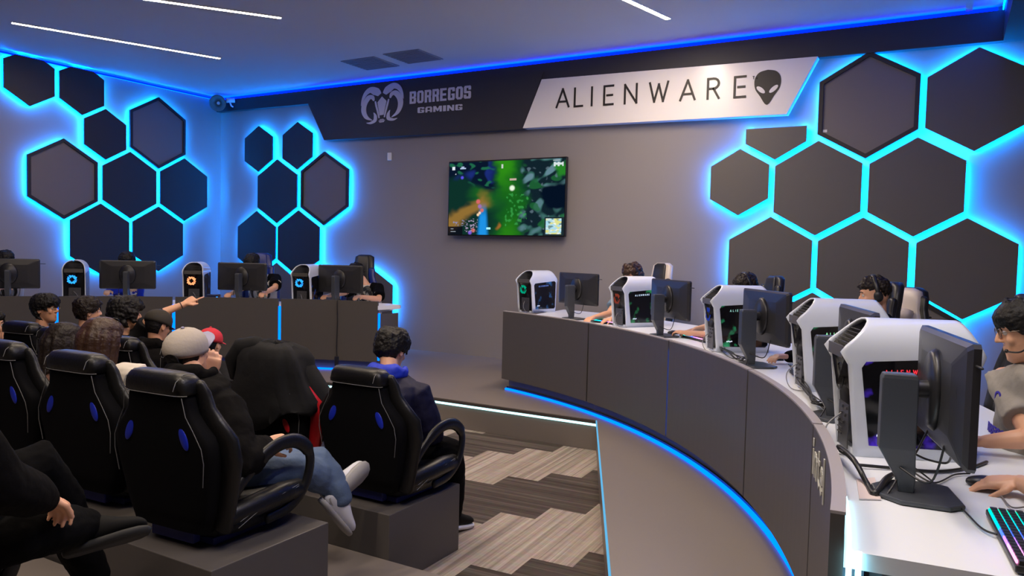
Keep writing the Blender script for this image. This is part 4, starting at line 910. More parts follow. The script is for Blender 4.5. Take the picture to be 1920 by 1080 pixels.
for i in range(6): cable([jit(p, .04, .04) for p in ((-1.6732, 6.2436, 0.7900), (-1.4419, 5.7645, 0.7900), (-1.2798, 5.4996, 0.7900), (-1.2143, 5.6580, 0.7900))], 'tangled black cables behind the third tower', .0035)
for i in range(5): cable([jit(p, .04, h) for p, h in (((-1.8224, 6.5032, 0.7900),.02), ((-1.7191, 6.2977, 0.7900),.14), ((-1.6089, 6.1180, 0.7900),.14), ((-1.4918, 5.8801, 0.7900),.02))], 'black cables rising at the back of the third tower', .003)
mb = MB(); q = [(-0.2436, 2.7958, 0.7790), (-0.1924, 2.8529, 0.7790), (-0.1548, 2.6024, 0.7790), (-0.2137, 2.5688, 0.7790)]; mb.prism([(p[0], p[1]) for p in q], (0,0,.779), (1,0,0), (0,1,0), (0,0,1), .004); tag(mb.build('paper_sheet', mat('paper_pinkish', (.72,.60,.58), .7)), 'small pinkish white sheet on the desk left of the nearest stand', 'paper')
# left desk: hanging power cable with adapter, small blue device
q = pol(C2, R2-.012, 112.57); t = thing('power_cable', 'thin black cable hanging down the front of the left desk with a small adapter', 'cable', tuple(q))
mb = MB(); mb.tube(spline([(0,.05,.88),(0,0,.86),(.004,0,.6),(-.004,0,.3),(.004,0,.18)], 6), .006, 6); mb.build('cord', M_black, t)
mb = MB(); mb.box((0,0,.12), (.05,.03,.12)); mb.build('adapter', M_black, t, bev=.006)
mb = MB(); mb.box((0,-.018,.05), (.02,.006,.02)); mb.build('plug_tip', mat('plastic_white', (.6,.6,.6)), t)
q = pol(C2, R2+.16, 127.3); t = thing('headset_box', 'small dark box with a bright blue edge on the left desk by the orange-fan computer', 'box', (q.x, q.y, ZD+.002), R(37))
mb = MB(); mb.box((0,0,.06), (.16,.10,.12)); mb.build('body', mat('box_navy', (.01,.015,.05), .4), t, bev=.01)
mb = MB(); mb.box((.06,-.052,.06), (.02,.006,.07)); mb.build('blue_light', glow('led_box', (.02,.25,1), 2.0), t)
mb = MB(); mb.box((.0,-.052,.05), (.04,.006,.06)); mb.build('pale_tab', mat('plastic_white', (.6,.6,.6)), t)
# red wrapper
mb = MB(); rw = random.Random(2); c = V((-3.2049, 2.2270, 0.2450)); n_ = 7
vs = [c+V((.016*(i-3)+rw.uniform(-.006,.006), .013*(j-3)+rw.uniform(-.006,.006), rw.uniform(0,.035))) for j in range(n_) for i in range(n_)]
mb.add(vs, [(j*n_+i, j*n_+i+1, (j+1)*n_+i+1, (j+1)*n_+i) for j in range(n_-1) for i in range(n_-1)], 0, False)
o = mb.build('candy_wrapper', mat('wrapper_red', (.40,.05,.03), .25, .4)); o.modifiers.new('s', 'SOLIDIFY').thickness = .001; tag(o, 'crumpled red foil wrapper on the bench behind the cap wearer', 'wrapper')

# ------------------------------------------------------------------ audience seats (racing style, bolted to the benches)
M_leath = mat('leather_black', (.004,.004,.0045), .40, bump=.12, bscale=70, spec=.38)
M_mesh = mat('seat_back_fabric', (.002,.002,.003), .85, spec=.12)
M_stitch = mat('stitch_grey', (.15,.15,.155), .6)
M_navyac = mat('insert_blue', (.004,.008,.12), .5, emit=(.0,.01,.5), es=.0)
M_insb = mat('insert_blue_bright', (.006,.02,.42), .4)
M_insr = mat('insert_red', (.45,.01,.015), .3)
def seat_chair(x, y, z, yaw, label, acc=None, group='racing style audience seats', tilt=.10, wing=None, iz=.49):
    T_ = thing('racing_seat', label, 'seat', (x, y, z), R(yaw), group)
    prof = [(.08,.215,.085),(.16,.240,.095),(.28,.270,.10),(.40,.292,.105),(.46,.292,.105),(.50,.275,.105),(.545,.228,.10),(.59,.192,.098),(.64,.180,.10),(.70,.172,.10),(.735,.160,.085),(.752,.13,.05)]
    yc = lambda zz: -.235-tilt*(zz-.1)*1.0
    def ring(zz, w, d, y0=0, k=26, e=.45):
        out = []
        for q in range(k):
            a = 2*PI*q/k; out.append(V((w*math.copysign(abs(math.cos(a))**e, math.cos(a)), yc(zz)+y0+d/2*math.copysign(abs(math.sin(a))**e, math.sin(a)), zz)))
        return out
    mb = MB(); mb.loft([ring(zz, w, d) for zz, w, d in prof[:-3]]+[ring(.69,.168,.09)]); mb.build('backrest', M_mesh, T_)
    # padded head cap in leather
    mb = MB(); mb.loft([ring(.665,.176,.108), ring(.672,.185,.125), ring(.70,.184,.132,.004), ring(.728,.176,.128,.006), ring(.748,.158,.10,.006), ring(.757,.12,.055,.006)]); mb.build('head_pad', M_leath, T_)
    # side bolsters wrapping forward
    for s in (-1, 1):
        mb = MB(); mb.tube([(s*w_, yc(zz)+f_, zz) for zz, w_, f_ in ((.10,.225,.05),(.2,.243,.06),(.30,.262,.062),(.40,.288,.06),(.465,.285,.055),(.53,.232,.05),(.59,.190,.048),(.66,.172,.046),(.70,.160,.04))], [(.030,.066),(.032,.07),(.034,.074),(.036,.078),(.036,.078),(.033,.070),(.03,.064),(.028,.060),(.024,.05)], 12, up=(s,0,0)); mb.build('side_bolster', wing if (wing and s == 1) else M_leath, T_)
        mb = MB()
        for o_ in (.0, .010): mb.tube([(s*(w_+.033-o_*.3), yc(zz)+f_+.025-o_, zz) for zz, w_, f_ in ((.12,.228,.04),(.2,.243,.04),(.30,.262,.04),(.40,.290,.04),(.465,.287,.037),(.53,.233,.034),(.59,.190,.03),(.66,.174,.03))], .0016, 5)
        mb.tube([(s*(w_+.002), yc(zz)-.052, zz) for zz, w_ in ((.30,.255),(.40,.270),(.46,.262),(.53,.222),(.585,.186),(.66,.172))], .0018, 5)
        mb.build('seam_stitching', M_stitch, T_)
        mb = MB(); c = V((s*.165, yc(iz)-.051, iz)); mb.ell(c, (.022,.006,.050), Matrix.Rotation(-s*.45, 3, 'Y')); mb.build('colour_insert', acc or M_insb, T_)
        # armrest loop
        mb = MB(); P = spline([(s*.275,-.19,.20),(s*.285,-.10,.30),(s*.292,.03,.385),(s*.295,.16,.40),(s*.295,.255,.35),(s*.293,.285,.27),(s*.290,.25,.16),(s*.282,.16,.09),(s*.27,.04,.07)], 5)
        mb.tube(P, [(.026,.016)]*8+[(.034,.020)]*14+[(.026,.015)]*(len(P)-22), 10, up=(s,0,0)); mb.build('armrest', M_leath, T_)
        mb = MB(); mb.ell((s*.268,-.20,.215), (.012,.016,.016)); mb.build('bolt_cover', M_black, T_)
        mb = MB(); mb.tube([(s*.245,-.16,.135),(s*.262,-.02,.15),(s*.265,.13,.16),(s*.255,.24,.15),(s*.22,.28,.13)], [.045,.05,.052,.048,.04], 12); mb.build('seat_bolster', M_leath, T_)
        mb = MB()
        for o_ in (0, .012): mb.tube([(s*(.292-o_*.2),-.15+o_,.09+o_*2),(s*.302,-.05,.135+o_),(s*.31,.10,.168+o_*.8),(s*.302,.2,.18+o_*.7)], .0017, 5)
        mb.build('seat_stitching', M_stitch, T_)
    mb = MB(); mb.loft([[V((x_*math.copysign(abs(math.cos(a))**.5, math.cos(a)), .03+y_*math.copysign(abs(math.sin(a))**.5, math.sin(a)), zz)) for a in [2*PI*q/28 for q in range(28)]] for zz, x_, y_ in ((.035,.21,.22),(.05,.245,.25),(.12,.255,.265),(.165,.24,.25),(.185,.20,.21))]); mb.build('seat_cushion', M_leath, T_)
    mb = MB(); mb.box((0,.02,.018), (.36,.40,.034)); mb.box((0,-.225,.05), (.26,.04,.06)); mb.build('mounting_base', M_navyac, T_, bev=.006)
    # stitched edges of the head pad
    mb = MB()
    for z_, k in ((.668, 1.0),): mb.tube([p+V((0,0,0)) for p in ring(z_, .186, .127)[14:26]], .0019, 5)
    for s in (-1, 1): mb.tube([(s*.150, yc(.7)-.07, .69),(s*.152, yc(.7)-.058, .725),(s*.150, yc(.7)-.02, .752),(s*.150, yc(.7)+.03, .75)], .0018, 5)
    mb.build('pad_piping', M_stitch, T_)
    return T_
Y1, Z1, Y2, Z2 = 3.46, .122, 2.36, .237
seat_chair(-2.76, Y1, Z1, 0, 'front-row black racing seat under the boy in the navy jacket')
seat_chair(-3.50, Y1+.02, Z1, 2, 'front-row seat with red inserts covered by a draped black jacket', M_insr, wing=M_insr, iz=.36)
seat_chair(-4.22, Y1, Z1, 0, 'front-row black racing seat of the child in the red cap')
seat_chair(-4.98, Y1+.03, Z1, 3, 'front-row black racing seat whose top shows left of the grey cap')
seat_chair(-5.75, Y1+.05, Z1, 4, 'front-row black racing seat hidden behind the curly haired person')
seat_chair(-6.40, Y1+.12, Z1, 6, 'front-row black racing seat under the person with glasses')
seat_chair(-7.10, Y1+.14, Z1, 6, 'front-row black racing seat at the left edge of the photo')
seat_chair(-2.86, Y2-.04, Z2, 3, 'second-row black racing seat under the person in the grey cap')
seat_chair(-3.64, Y2+.06, Z2, 3, 'second-row black racing seat behind the woman in the white shirt')
seat_chair(-4.34, Y2+.06, Z2, 3, 'second-row black racing seat at the left edge, blue insert showing')
seat_chair(-2.86, 1.02, .27, 0, 'racing seat at the lower left corner with its armrest loop in front')
# black jacket draped over the second front seat
def draped(x, y, z):
    mb = MB(); rings = []; rw = random.Random(4)
    for zz, w, d, yo in ((.34,.36,.27,-.03),(.42,.355,.27,-.03),(.50,.33,.26,-.03),(.58,.285,.25,-.03),(.66,.255,.25,-.03),(.735,.235,.23,-.03),(.79,.195,.19,-.03),(.83,.10,.10,-.03)):
        ring = []
        for q in range(40):
            a = 2*PI*q/40; k = 1+.07*noise.noise(V((math.cos(a)*2.5, math.sin(a)*2.5, zz*5)))*2+.03*math.sin(a*7+zz*6)
            low = .0
            if zz < .45: low = (.12*max(0, math.cos(a))-.06*max(0, -math.cos(a))+.03*math.sin(a*5))*(1 if zz < .4 else .4)
            ring.append(V((x+w*k*math.copysign(abs(math.cos(a))**.75, math.cos(a)), y-.235-.05*(zz-.3)+yo+d/2*k*1.35*math.copysign(abs(math.sin(a))**.8, math.sin(a)), z+zz+low)))
        rings.append(ring)
    mb.loft(rings, caps=False); mb.loft([rings[-1], [sum(rings[-1], V((0,0,0)))/40+V((0,0,.012))]*40], caps=False)
    # hood hanging at the left, sleeve at the right
    mb.tube([(x-.10,y-.34,z+.80),(x-.20,y-.36,z+.78),(x-.255,y-.38,z+.70),(x-.26,y-.38,z+.60)], [(.05,.05),(.07,.06),(.055,.05),(.02,.02)], 12)
    mb.tube([(x+.08,y-.22,z+.76),(x+.20,y-.22,z+.64),(x+.30,y-.20,z+.50),(x+.36,y-.18,z+.40)], [.06,.07,.07,.055], 12)
    o = mb.build('draped_jacket', mat('jacket_black', (.007,.007,.008), .8, spec=.2, bump=.3, bscale=18)); o.modifiers.new('s', 'SOLIDIFY').thickness = .008
    q = o.modifiers.new('d', 'DISPLACE'); tx = bpy.data.textures.new('fold', 'CLOUDS'); tx.noise_scale = .12; q.texture = tx; q.strength = .04; q.texture_coords = 'GLOBAL'
    return tag(o, 'black hooded jacket draped over a front-row seat', 'jacket')
draped(-3.50, Y1+.08, Z1)

# ------------------------------------------------------------------ gaming chairs of the players
def gaming_chair(x, y, yaw, label, c1, c2, top=1.32, pillow=None, group='gaming chairs of the players', c3=None):
    """local +x: back of the chair is at +x, the player faces -x"""
    T_ = thing('gaming_chair', label, 'chair', (x, y, .002), R(yaw), group)
    prof = [(.50,.24),(.62,.27),(.78,.275),(.92,.27),(1.0,.235),(1.06,.195),(1.14,.165),(1.22,.16),(top-.03,.14),(top,.08)]
    xc = lambda z: .25+.16*(z-.5)
    def ring(z, w, t, k=22, e=.6, dx=0): return [V((xc(z)+dx+t*math.copysign(abs(math.sin(2*PI*q/k))**e, math.sin(2*PI*q/k)), w*math.copysign(abs(math.cos(2*PI*q/k))**e, math.cos(2*PI*q/k)), z)) for q in range(k)]
    mb = MB(); mb.loft([ring(z, w, .045) for z, w in prof]); mb.build('backrest', c1, T_)
    kw, kt = (.97, .05) if pillow is not None else (.62, .02)
    mb = MB(); mb.loft([ring(z, w*kw, kt, dx=-.04-kt*.4) for z, w in prof[:-1]]+[ring(top-.004, .06, kt*.5, dx=-.03-kt*.4)]); mb.build('back_pad', c2, T_)
    for s in (-1, 1):
        mb = MB(); mb.tube([(xc(z)-.04, s*w*.9, z) for z, w in prof[1:-2]], [(.03,.05)]*7, 10, up=(0,s,0)); mb.build('side_wing', c3 or (c2 if pillow is None else c1), T_)
        mb = MB(); mb.tube([(.1,s*.31,.47),(.1,s*.33,.66)], .02, 8); mb.box((.05,s*.33,.68), (.27,.08,.03)); mb.build('armrest', M_black, T_)
    mb = MB(); mb.loft([[V((.03+.26*k*math.copysign(abs(math.cos(a))**.5, math.cos(a)), .27*k*math.copysign(abs(math.sin(a))**.5, math.sin(a)), z)) for a in [2*PI*q/24 for q in range(24)]] for z, k in ((.39,.85),(.41,1),(.48,1),(.51,.85))]); mb.build('seat', c1, T_)
    mb = MB(); mb.tube([(0,0,.10),(0,0,.40)], .03, 10); mb.build('gas_column', M_black, T_)
    mb = MB()
    for i in range(5): a = 2*PI*i/5+.3; mb.tube([(0,0,.11),(.30*math.cos(a),.30*math.sin(a),.075)], [.03,.02], 8)
    mb.build('star_base', M_black, T_)
    for i in range(5): a = 2*PI*i/5+.3; mb = MB(); mb.ell((.30*math.cos(a),.30*math.sin(a),.033), (.03,.03,.032)); mb.build('caster', M_black, T_)
    if pillow is not None:
        mb = MB(); mb.loft([[V((xc(z)-.145+t*math.sin(a), w*math.copysign(abs(math.cos(a))**.6, math.cos(a)), z)) for a in [2*PI*q/20 for q in range(20)]] for z, w, t in ((1.01,.10,.02),(1.03,.16,.05),(1.08,.15,.07),(1.13,.16,.05),(1.15,.10,.02))]); mb.build('neck_pillow', pillow, T_)
        mb = MB(); mb.ell((xc(1.08)-.17, .0, 1.08), (.052,.07,.05)); mb.build('pillow_emblem', M_black, T_)
        mb = MB(); mb.tube([(xc(1.08)+.05,-.17,1.08),(xc(1.08)+.05,.17,1.08)], .008, 6); mb.build('pillow_strap', M_black, T_)
    return T_
M_cw = mat('chair_white_leather', (.62,.55,.48), .4, bump=.05); M_cb = mat('chair_black_leather', (.012,.012,.014), .4, bump=.05); M_cblue = mat('chair_blue_leather', (.006,.02,.16), .35, bump=.05)
def chair_at(q, yaw, label, *a, **k): return gaming_chair(q[0]-.33*math.cos(R(yaw)), q[1]-.33*math.sin(R(yaw)), yaw, label, *a, **k)
chair_at((-0.2913, 6.9114, 1.1342), 52, 'empty gaming chair with white front and a white neck pillow', M_cb, M_cw, 1.31, M_cw)
chair_at((-3.0102, 8.7642, 1.2914), 66, 'white-edged black gaming chair behind the player at the far end', M_cw, M_cb, 1.43)
chair_at((-1.5741, 8.0249, 1.1900), 40, 'black gaming chair behind the white tower, third from the camera', M_cb, M_cb, 1.34)
chair_at((-0.4154, 6.3839, 1.2361), 25, 'black gaming chair behind the player with the shaved side', M_cb, M_cb, 1.36)
chair_at((0.3504, 4.4981, 0.9328), 14, 'black gaming chair under the boy with glasses at the right edge', M_cb, M_cb, 1.0)
chair_at((-8.4381, 7.5487, 1.2288), 121, 'blue gaming chair of the boy with a headset on the left', M_cblue, M_cblue, 1.42)
chair_at((-7.2196, 8.3079, 1.2618), 104, 'black and blue gaming chair at the right end of the left desk', M_cb, M_cb, 1.43, c3=M_cblue)

# ------------------------------------------------------------------ the people
F_black = mat('cloth_black', (.003,.003,.0035), .9, bump=.2, bscale=50, spec=.08)
F_hood = mat('cloth_black_hoodie', (.0045,.004,.004), .9, bump=.2, bscale=50, spec=.08)
F_navy = mat('cloth_navy_jacket', (.006,.006,.026), .65, spec=.2, bump=.15, bscale=60)
F_blue = mat('cloth_royal_blue', (.006,.03,.50), .7, bump=.15, bscale=60)
F_white = mat('cloth_white', (.62,.56,.48), .8, bump=.2, bscale=30)
F_grey = mat('cloth_grey_tee', (.30,.27,.24), .85, bump=.15, bscale=60)
F_jeans = mat('cloth_blue_jeans', (.085,.13,.22), .85, bump=.2, bscale=90, var=.25, vscale=7)
F_dark = mat('cloth_dark', (.008,.008,.010), .85, spec=.2)
F_lblue = mat('cloth_light_blue', (.16,.24,.32), .85)
Wsh = mat('shoe_white', (.70,.70,.74), .5); Bsh = mat('shoe_black', (.005,.005,.005), .8, spec=.2)
UP = V((0,0,1))
def hd(d=None, up=(0,0,1), **k): q = dict(up=up, **k); (d is not None) and q.__setitem__('d', d); return q

# --- players on the right desk (audience side is at -x,-y of them)
# boy with glasses at the right edge
q = V((0.2710, 3.6276, 1.2587)); B = V((-.98,-.05,0))
J = sit(q, (-.97,-.14,-.28), B, .47, (0.1234, 2.8737, 0.8400), (0.2293, 2.8823, 0.8300), lean=.10, headfwd=.05, neck_dz=.16)
J['elR'] = V((0.2978, 3.4834, 0.8600)); J['wrR'] = V((0.1482, 3.4632, 0.8300)); J['elL'] = V((0.3183, 2.5621, 0.8600)); J['wrL'] = V((0.2259, 2.9115, 0.8220)); J['neck'] = q+V((.06,0,-.155)); J['pelvis'] = V((q.x+.0, q.y+.05, .50))
B2 = V((-.80,-.60,0)); J['fwd'] = B2; S_ = UP.cross(B2); J['shL'] = J['neck']+S_*.19+V((0,0,-.06)); J['shR'] = J['neck']-S_*.19+V((0,0,-.06))
J['knL'] = V((q.x-.30,q.y-.1,.52)); J['anL'] = V((q.x-.30,q.y-.1,.10)); J['knR'] = V((q.x-.28,q.y+.12,.52)); J['anR'] = V((q.x-.28,q.y+.12,.10)); J['toeL'] = J['toeR'] = V((-.15,0,-.04))
p5, L, M = person('boy with black hair, thin glasses and a grey team shirt at the right edge', J, 0, .005, hair=dict(c='black', t=.017, fringe=.040, nape=-.08, side=.0, seed=1, amp=.003, dsp=.007), top=dict(m=F_grey, name='shirt', sleeve='short', ex=.02, fold=.02), legs=dict(m=F_dark), shoes=dict(m=Bsh),
   hands={'L': hd(V((-.95,.05,-.16)), (-.1,-.1,1), curl=.38, side=-1), 'R': hd(V((-1,-.1,-.1)), (0,0,1), curl=.5, side=1)})
glasses(p5, L, M); headset(p5, L, M)
mb = MB(); letters(mb, 'RREGOS', .030, .008, .008, (V((0,0,0)), V((1,0,0)), V((0,0,1)), V((0,1,0))), 1.0, t=.004); letters(mb, 'O', .05, 0, .007, (V((.05,0,.13)), V((1,0,0)), V((0,0,1)), V((0,1,0))), 1.0, t=.004)
wrap_print(mb, J, .52, -.13, .036); mb.build('shirt_print', mat('print_purple', (.05,.03,.40), .6), p5)
# player with the shaved side
q = V((-0.4610, 6.0135, 1.2759)); B = V((-.97,-.2,0)).normalized()
J = sit(q, (-.96,-.22,-.22), B, .47, (q.x-.36,q.y-.18,.83), (-1.0005, 5.7015, 0.8200), lean=.14)
J['wrR'] = V((-0.9674, 5.6361, 0.8300)); J['elR'] = J['wrR'].lerp(J['shR'], .5)+V((.05,.0,-.12))
J['knL'] = q+V((-.3,-.12,-.75)); J['anL'] = V((q.x-.3,q.y-.1,.1)); J['knR'] = q+V((-.3,.12,-.75)); J['anR'] = V((q.x-.3,q.y+.1,.1))
p, L, M = person('player with dark quiff and shaved sides in a headset, behind the second tower', J, 0, .007, hair=dict(c='dark', t=.016, fringe=.055, side=.045, nape=-.01, seed=5), top=dict(m=F_black, name='shirt', ex=.02), legs=dict(m=F_dark), shoes=dict(m=Bsh), hands={'R': hd(None, curl=.5), 'L': hd(None, curl=.5)})
headset(p, L, M)
# player hidden by the third tower
q = V((-1.6108, 7.0832, 1.2432)); B = V((-.80,-.6,0)).normalized()
J = sit(q, (-.75,-.62,-.3), B, .47, (q.x-.45,q.y-.25,.83), (-2.0946, 6.7993, 0.8200), lean=.14)
J['wrR'] = V((-2.0418, 6.7236, 0.8300)); J['elR'] = V((-1.8167, 6.6746, 0.8600)); J['elR'].z = .82
J['knL'] = q+V((-.3,-.2,-.78)); J['anL'] = V((q.x-.3,q.y-.2,.1)); J['knR'] = q+V((-.3,.0,-.78)); J['anR'] = V((q.x-.3,q.y,.1))
p, L, M = person('player behind the third tower, bare tattooed forearm beside the fourth monitor', J, 0, .007, hair=dict(c='dark', t=.018, seed=6), top=dict(m=F_lblue, name='shirt', sleeve='short', ex=.02), legs=dict(m=F_dark), shoes=dict(m=Bsh), hands={'R': hd(None, curl=.55), 'L': hd(None, curl=.5)})
headset(p, L, M)
# curly player at the far end
q = V((-3.0690, 8.0376, 1.2877)); B = V((-.40,-.9,0)).normalized()
J = sit(q, (-.45,-.85,-.35), B, .47, (q.x-.05,q.y-.45,.83), (-3.4378, 7.7923, 0.8200), lean=.14)
J['wrR'] = V((-3.3234, 7.5622, 0.8300)); J['elR'] = V((-3.2752, 7.8899, 0.8600)); J['elR'].z = .86
J['knL'] = q+V((-.1,-.35,-.80)); J['anL'] = V((q.x-.1,q.y-.35,.1)); J['knR'] = q+V((-.3,-.2,-.80)); J['anR'] = V((q.x-.3,q.y-.2,.1))
p, L, M = person('player with curly brown hair and blue shirt at the far desk end', J, 0, .007, hair=dict(c='brown', style='curly', t=.020, seed=2), top=dict(m=F_lblue, name='shirt', sleeve='short', ex=.02), legs=dict(m=F_dark), shoes=dict(m=Bsh), hands={'R': hd(None, curl=.45), 'L': hd(None, curl=.5)})
headset(p, L, M)

# --- players on the left desk
def lplayer(hc, ang, label, shirt, sleeve, hair_, hx, skin=0, cup=True, dz_=0.0, print_=None, look=None, top2=None, shift=0.0):
    q = V(hc); B = V((math.cos(R(ang+180)), math.sin(R(ang+180)), 0)); S = UP.cross(B)
    Lk = V(look) if look else B+V((0,0,-.30))
    w1 = q+B*.42+S*.18; w2 = q+B*.42-S*.20; w1.z = w2.z = .835
    if hx: w1, w2 = V(hx[0]), V(hx[1])
    J = sit(q, Lk, B, .48, w1, w2, lean=.10, spread=.9)
    for k_ in ('neck','pelvis','shL','shR','elL','elR'): J[k_] = V(J[k_])+V((.867,.498,0))*shift
    for s, sg in (('L', 1), ('R', -1)):
        J['kn'+s] = J['pelvis']+B*.42+S*sg*.12+V((0,0,.06)); J['an'+s] = V((J['kn'+s].x, J['kn'+s].y, .11)); J['toe'+s] = B*.15-V((0,0,.03))
    p, L, M = person(label, J, skin, .008, hair=hair_, top=dict(m=shirt, name='shirt', sleeve=sleeve, ex=.022), legs=dict(m=F_dark), shoes=dict(m=Bsh), hands={'L': hd(B, curl=.5), 'R': hd(B, curl=.5)})
    if cup: headset(p, L, M, mic=False)
    if print_:
        mb = MB(); E = (V((0,0,0)), V((1,0,0)), V((0,0,1)), V((0,1,0)))
        if print_ == 'TEC': letters(mb, 'TEC', .085, .035, .022, (V((-.12,0,-.04)),)+E[1:], 1.1, t=.004)
        else: ram(mb, *E, .25, .004)
        L_ = (J['neck']-J['pelvis']).length; wrap_print(mb, J, (.905-J['pelvis'].z)/L_, 0, .036)
        mb.build('shirt_print', mat('print_white', (.7,.7,.7), .7) if print_ == 'TEC' else M_blk, p)
    return p, J
lplayer((-9.4150, 6.1815, 1.2625), 136.6, 'player in a royal blue hoodie with white letters behind the left monitor', F_blue, 'long', dict(c='black', t=.022, seed=8), ((-9.2210, 5.7526, 0.8849), (-8.7436, 6.0275, 0.8979)), print_='TEC', cup=False)
lplayer((-10.3753, 5.1675, 1.2498), 147.8, 'player in a printed white shirt behind the monitor at the left edge', F_white, 'short', dict(c='black', t=.022, seed=9), ((-9.9608, 4.7509, 0.8911), (-9.6104, 5.0103, 0.8987)), print_='ram', cup=False)
p, J = lplayer((-8.2261, 7.2111, 1.2732), 124, 'boy with black fringe in a white ram shirt, in the blue chair', F_white, 'short', dict(c='black', t=.026, fringe=.022, seed=10), ((-7.6796, 6.9267, 0.8894), (-8.0503, 6.7136, 0.8862)), print_='ram', shift=.13)
p2, J2 = lplayer((-7.0241, 7.9541, 1.1822), 104, 'player with black sleeves and white ram shirt at the left desk end', F_white, 'short', dict(c='black', t=.024, fringe=.03, seed=12), ((-6.6369, 7.5835, 0.8950), (-7.0092, 7.3691, 0.8848)), print_='ram', look=(-.1,-.9,-.45), shift=.12)
for pp, JJ in ((p, J), (p2, J2)):       # black raglan sleeves
    for s in 'LR':
        mb = MB(); sh, el = JJ['sh'+s], JJ['el'+s]; mb.tube([sh+(JJ['neck']-sh)*.5+V((0,0,-.02)), sh, sh.lerp(el, .4), sh.lerp(el, .78)], [.088,.090,.084,.082], 14, round_ends=False)
        mb.build('raglan_sleeve', F_black, pp, remesh=.009, disp=(.012,.09), smooth_it=2)

# --- audience, front row
# boy in the navy jacket with the blue hood
q = V((-2.9019, 3.6104, 0.9076)); B = V((-.12,1,0)).normalized()
J = sit(q, (-.10,.93,-.38), B, .36, (0,0,0), (0,0,0))
J['neck'] = V((-2.8430, 3.5212, 0.7696)); J['pelvis'] = V((-2.82,3.50,.36)); J['head'] = q
S_ = UP.cross(B); J['shL'] = J['neck']+S_*.19+V((0,0,-.095)); J['shR'] = J['neck']-S_*.19+V((0,0,-.095)); J['bend'] = .05
J['elL'] = J['shL']+V((-.10,.10,-.26)); J['wrL'] = J['elL']+V((.14,.20,-.03)); J['elR'] = V((-2.5921, 3.6017, 0.4516)); J['wrR'] = V((-2.9291, 3.8512, 0.3210))
J['knL'] = V((-3.02,4.05,.22)); J['anL'] = V((-3.0,4.12,-.18)); J['knR'] = V((-2.5651, 3.7707, 0.3050)); J['anR'] = V((-2.69,3.99,-.17)); J['toeL'] = V((0,.15,-.02)); J['toeR'] = V((.03,.15,-.02)); J['fwd'] = B
p, L, M = person('boy seen from behind in a navy jacket with a bright blue hood', J, 0, .006, hair=dict(c='black', t=.026, seed=21, nape=-.055, side=.0, amp=.006), top=dict(m=F_navy, name='jacket', hood='down', m2=F_blue, ex=.034, fold=.022), legs=dict(m=F_black, ex=.03), shoes=dict(m=Bsh, sole=Wsh), wide=1.05, hands={'L': hd(curl=.8), 'R': hd(curl=.8)})
# child in the red cap
def cap(o, L, M, hs, m, brim=None, back=True, tiltb=0.0, open_m=None, dome=1.0):
    rings = []; n = 32
    for z, k in ((.012,1.0),(.03,1.03),(.055,1.03),(.08,.96),(.10,.82),(.118,.60),(.130,.34),(.136,.06)):
        rings.append([L((-.008+.112*k*math.cos(2*PI*i/n))*dome, .092*k*math.sin(2*PI*i/n)*dome, (z-.012*math.cos(2*PI*i/n)*(1 if z < .05 else 0))*1.0+.004) for i in range(n)])
    mb = MB(); mb.loft(rings, caps=False); c = mb.build('cap', m, o); c.modifiers.new('s', 'SOLIDIFY').thickness = .003
    mb = MB(); mb.ell(L(-.008,0,.142), (.009,.009,.006)); mb.build('cap_button', brim or m, c)
    mb = MB(); seg = []
    for i in range(9):
        a = R(-58+116*i/8); seg.append((L(.088*math.cos(a)*1.08, .086*math.sin(a), .014), L(.075+.105*math.cos(a), .080*math.sin(a), .014-.03*abs(math.sin(a))*.6+brimup)))
    mb.loft([[a, b, b+M@V((0,0,.004)), a+M@V((0,0,.004))] for a, b in seg]); mb.build('brim', brim or m, c)
    if back:
        mb = MB(); mb.prism([(.040*math.cos(t), .036*math.sin(t)) for t in [PI*i/10 for i in range(11)]], L(-.1215*dome, 0, .016), M@V((0,1,0)), (M@V((.06,0,1))).normalized(), M@V((-1,0,0)), .006); mb.build('cap_opening', HAIRM['black'], c)
    return c
brimup = 0.0
q = V((-4.8152, 3.8317, 0.7696)); B = V((-.25,.97,0)).normalized()
J = sit(q, (-.35,.93,-.1), B, .34, q+V((.10,.40,-.42)), q+V((.34,.38,-.44)), lean=.04, sc=.8, shw=.16)
J['wrR'] = V((-4.2810, 3.6581, 0.4305)); J['elR'] = J['shR'].lerp(J['wrR'], .5)+V((.04,-.02,-.08))
J['knL'] = V((-4.3,3.95,.24)); J['anL'] = V((-4.3,4.05,-.16)); J['knR'] = V((-4.06,3.95,.24)); J['anR'] = V((-4.05,4.05,-.16)); J['toeL'] = J['toeR'] = V((0,.13,-.02))
p, L, M = person('child in a bright red cap, mostly hidden behind the grey cap wearer', J, 0, .007, hair=dict(c='black', t=.006, style='cap', amp=.001, seed=22), top=dict(m=F_dark, name='shirt', sleeve='short', ex=.018), legs=dict(m=F_white), shoes=dict(m=Wsh), head_sc=.92, hands={'L': hd(curl=.6), 'R': hd(V((.25,.2,-.6)), (.5,-.6,.4), curl=.6)})
cap(p, L, M, .92, mat('cap_red', (.55,.02,.035), .8), back=False)
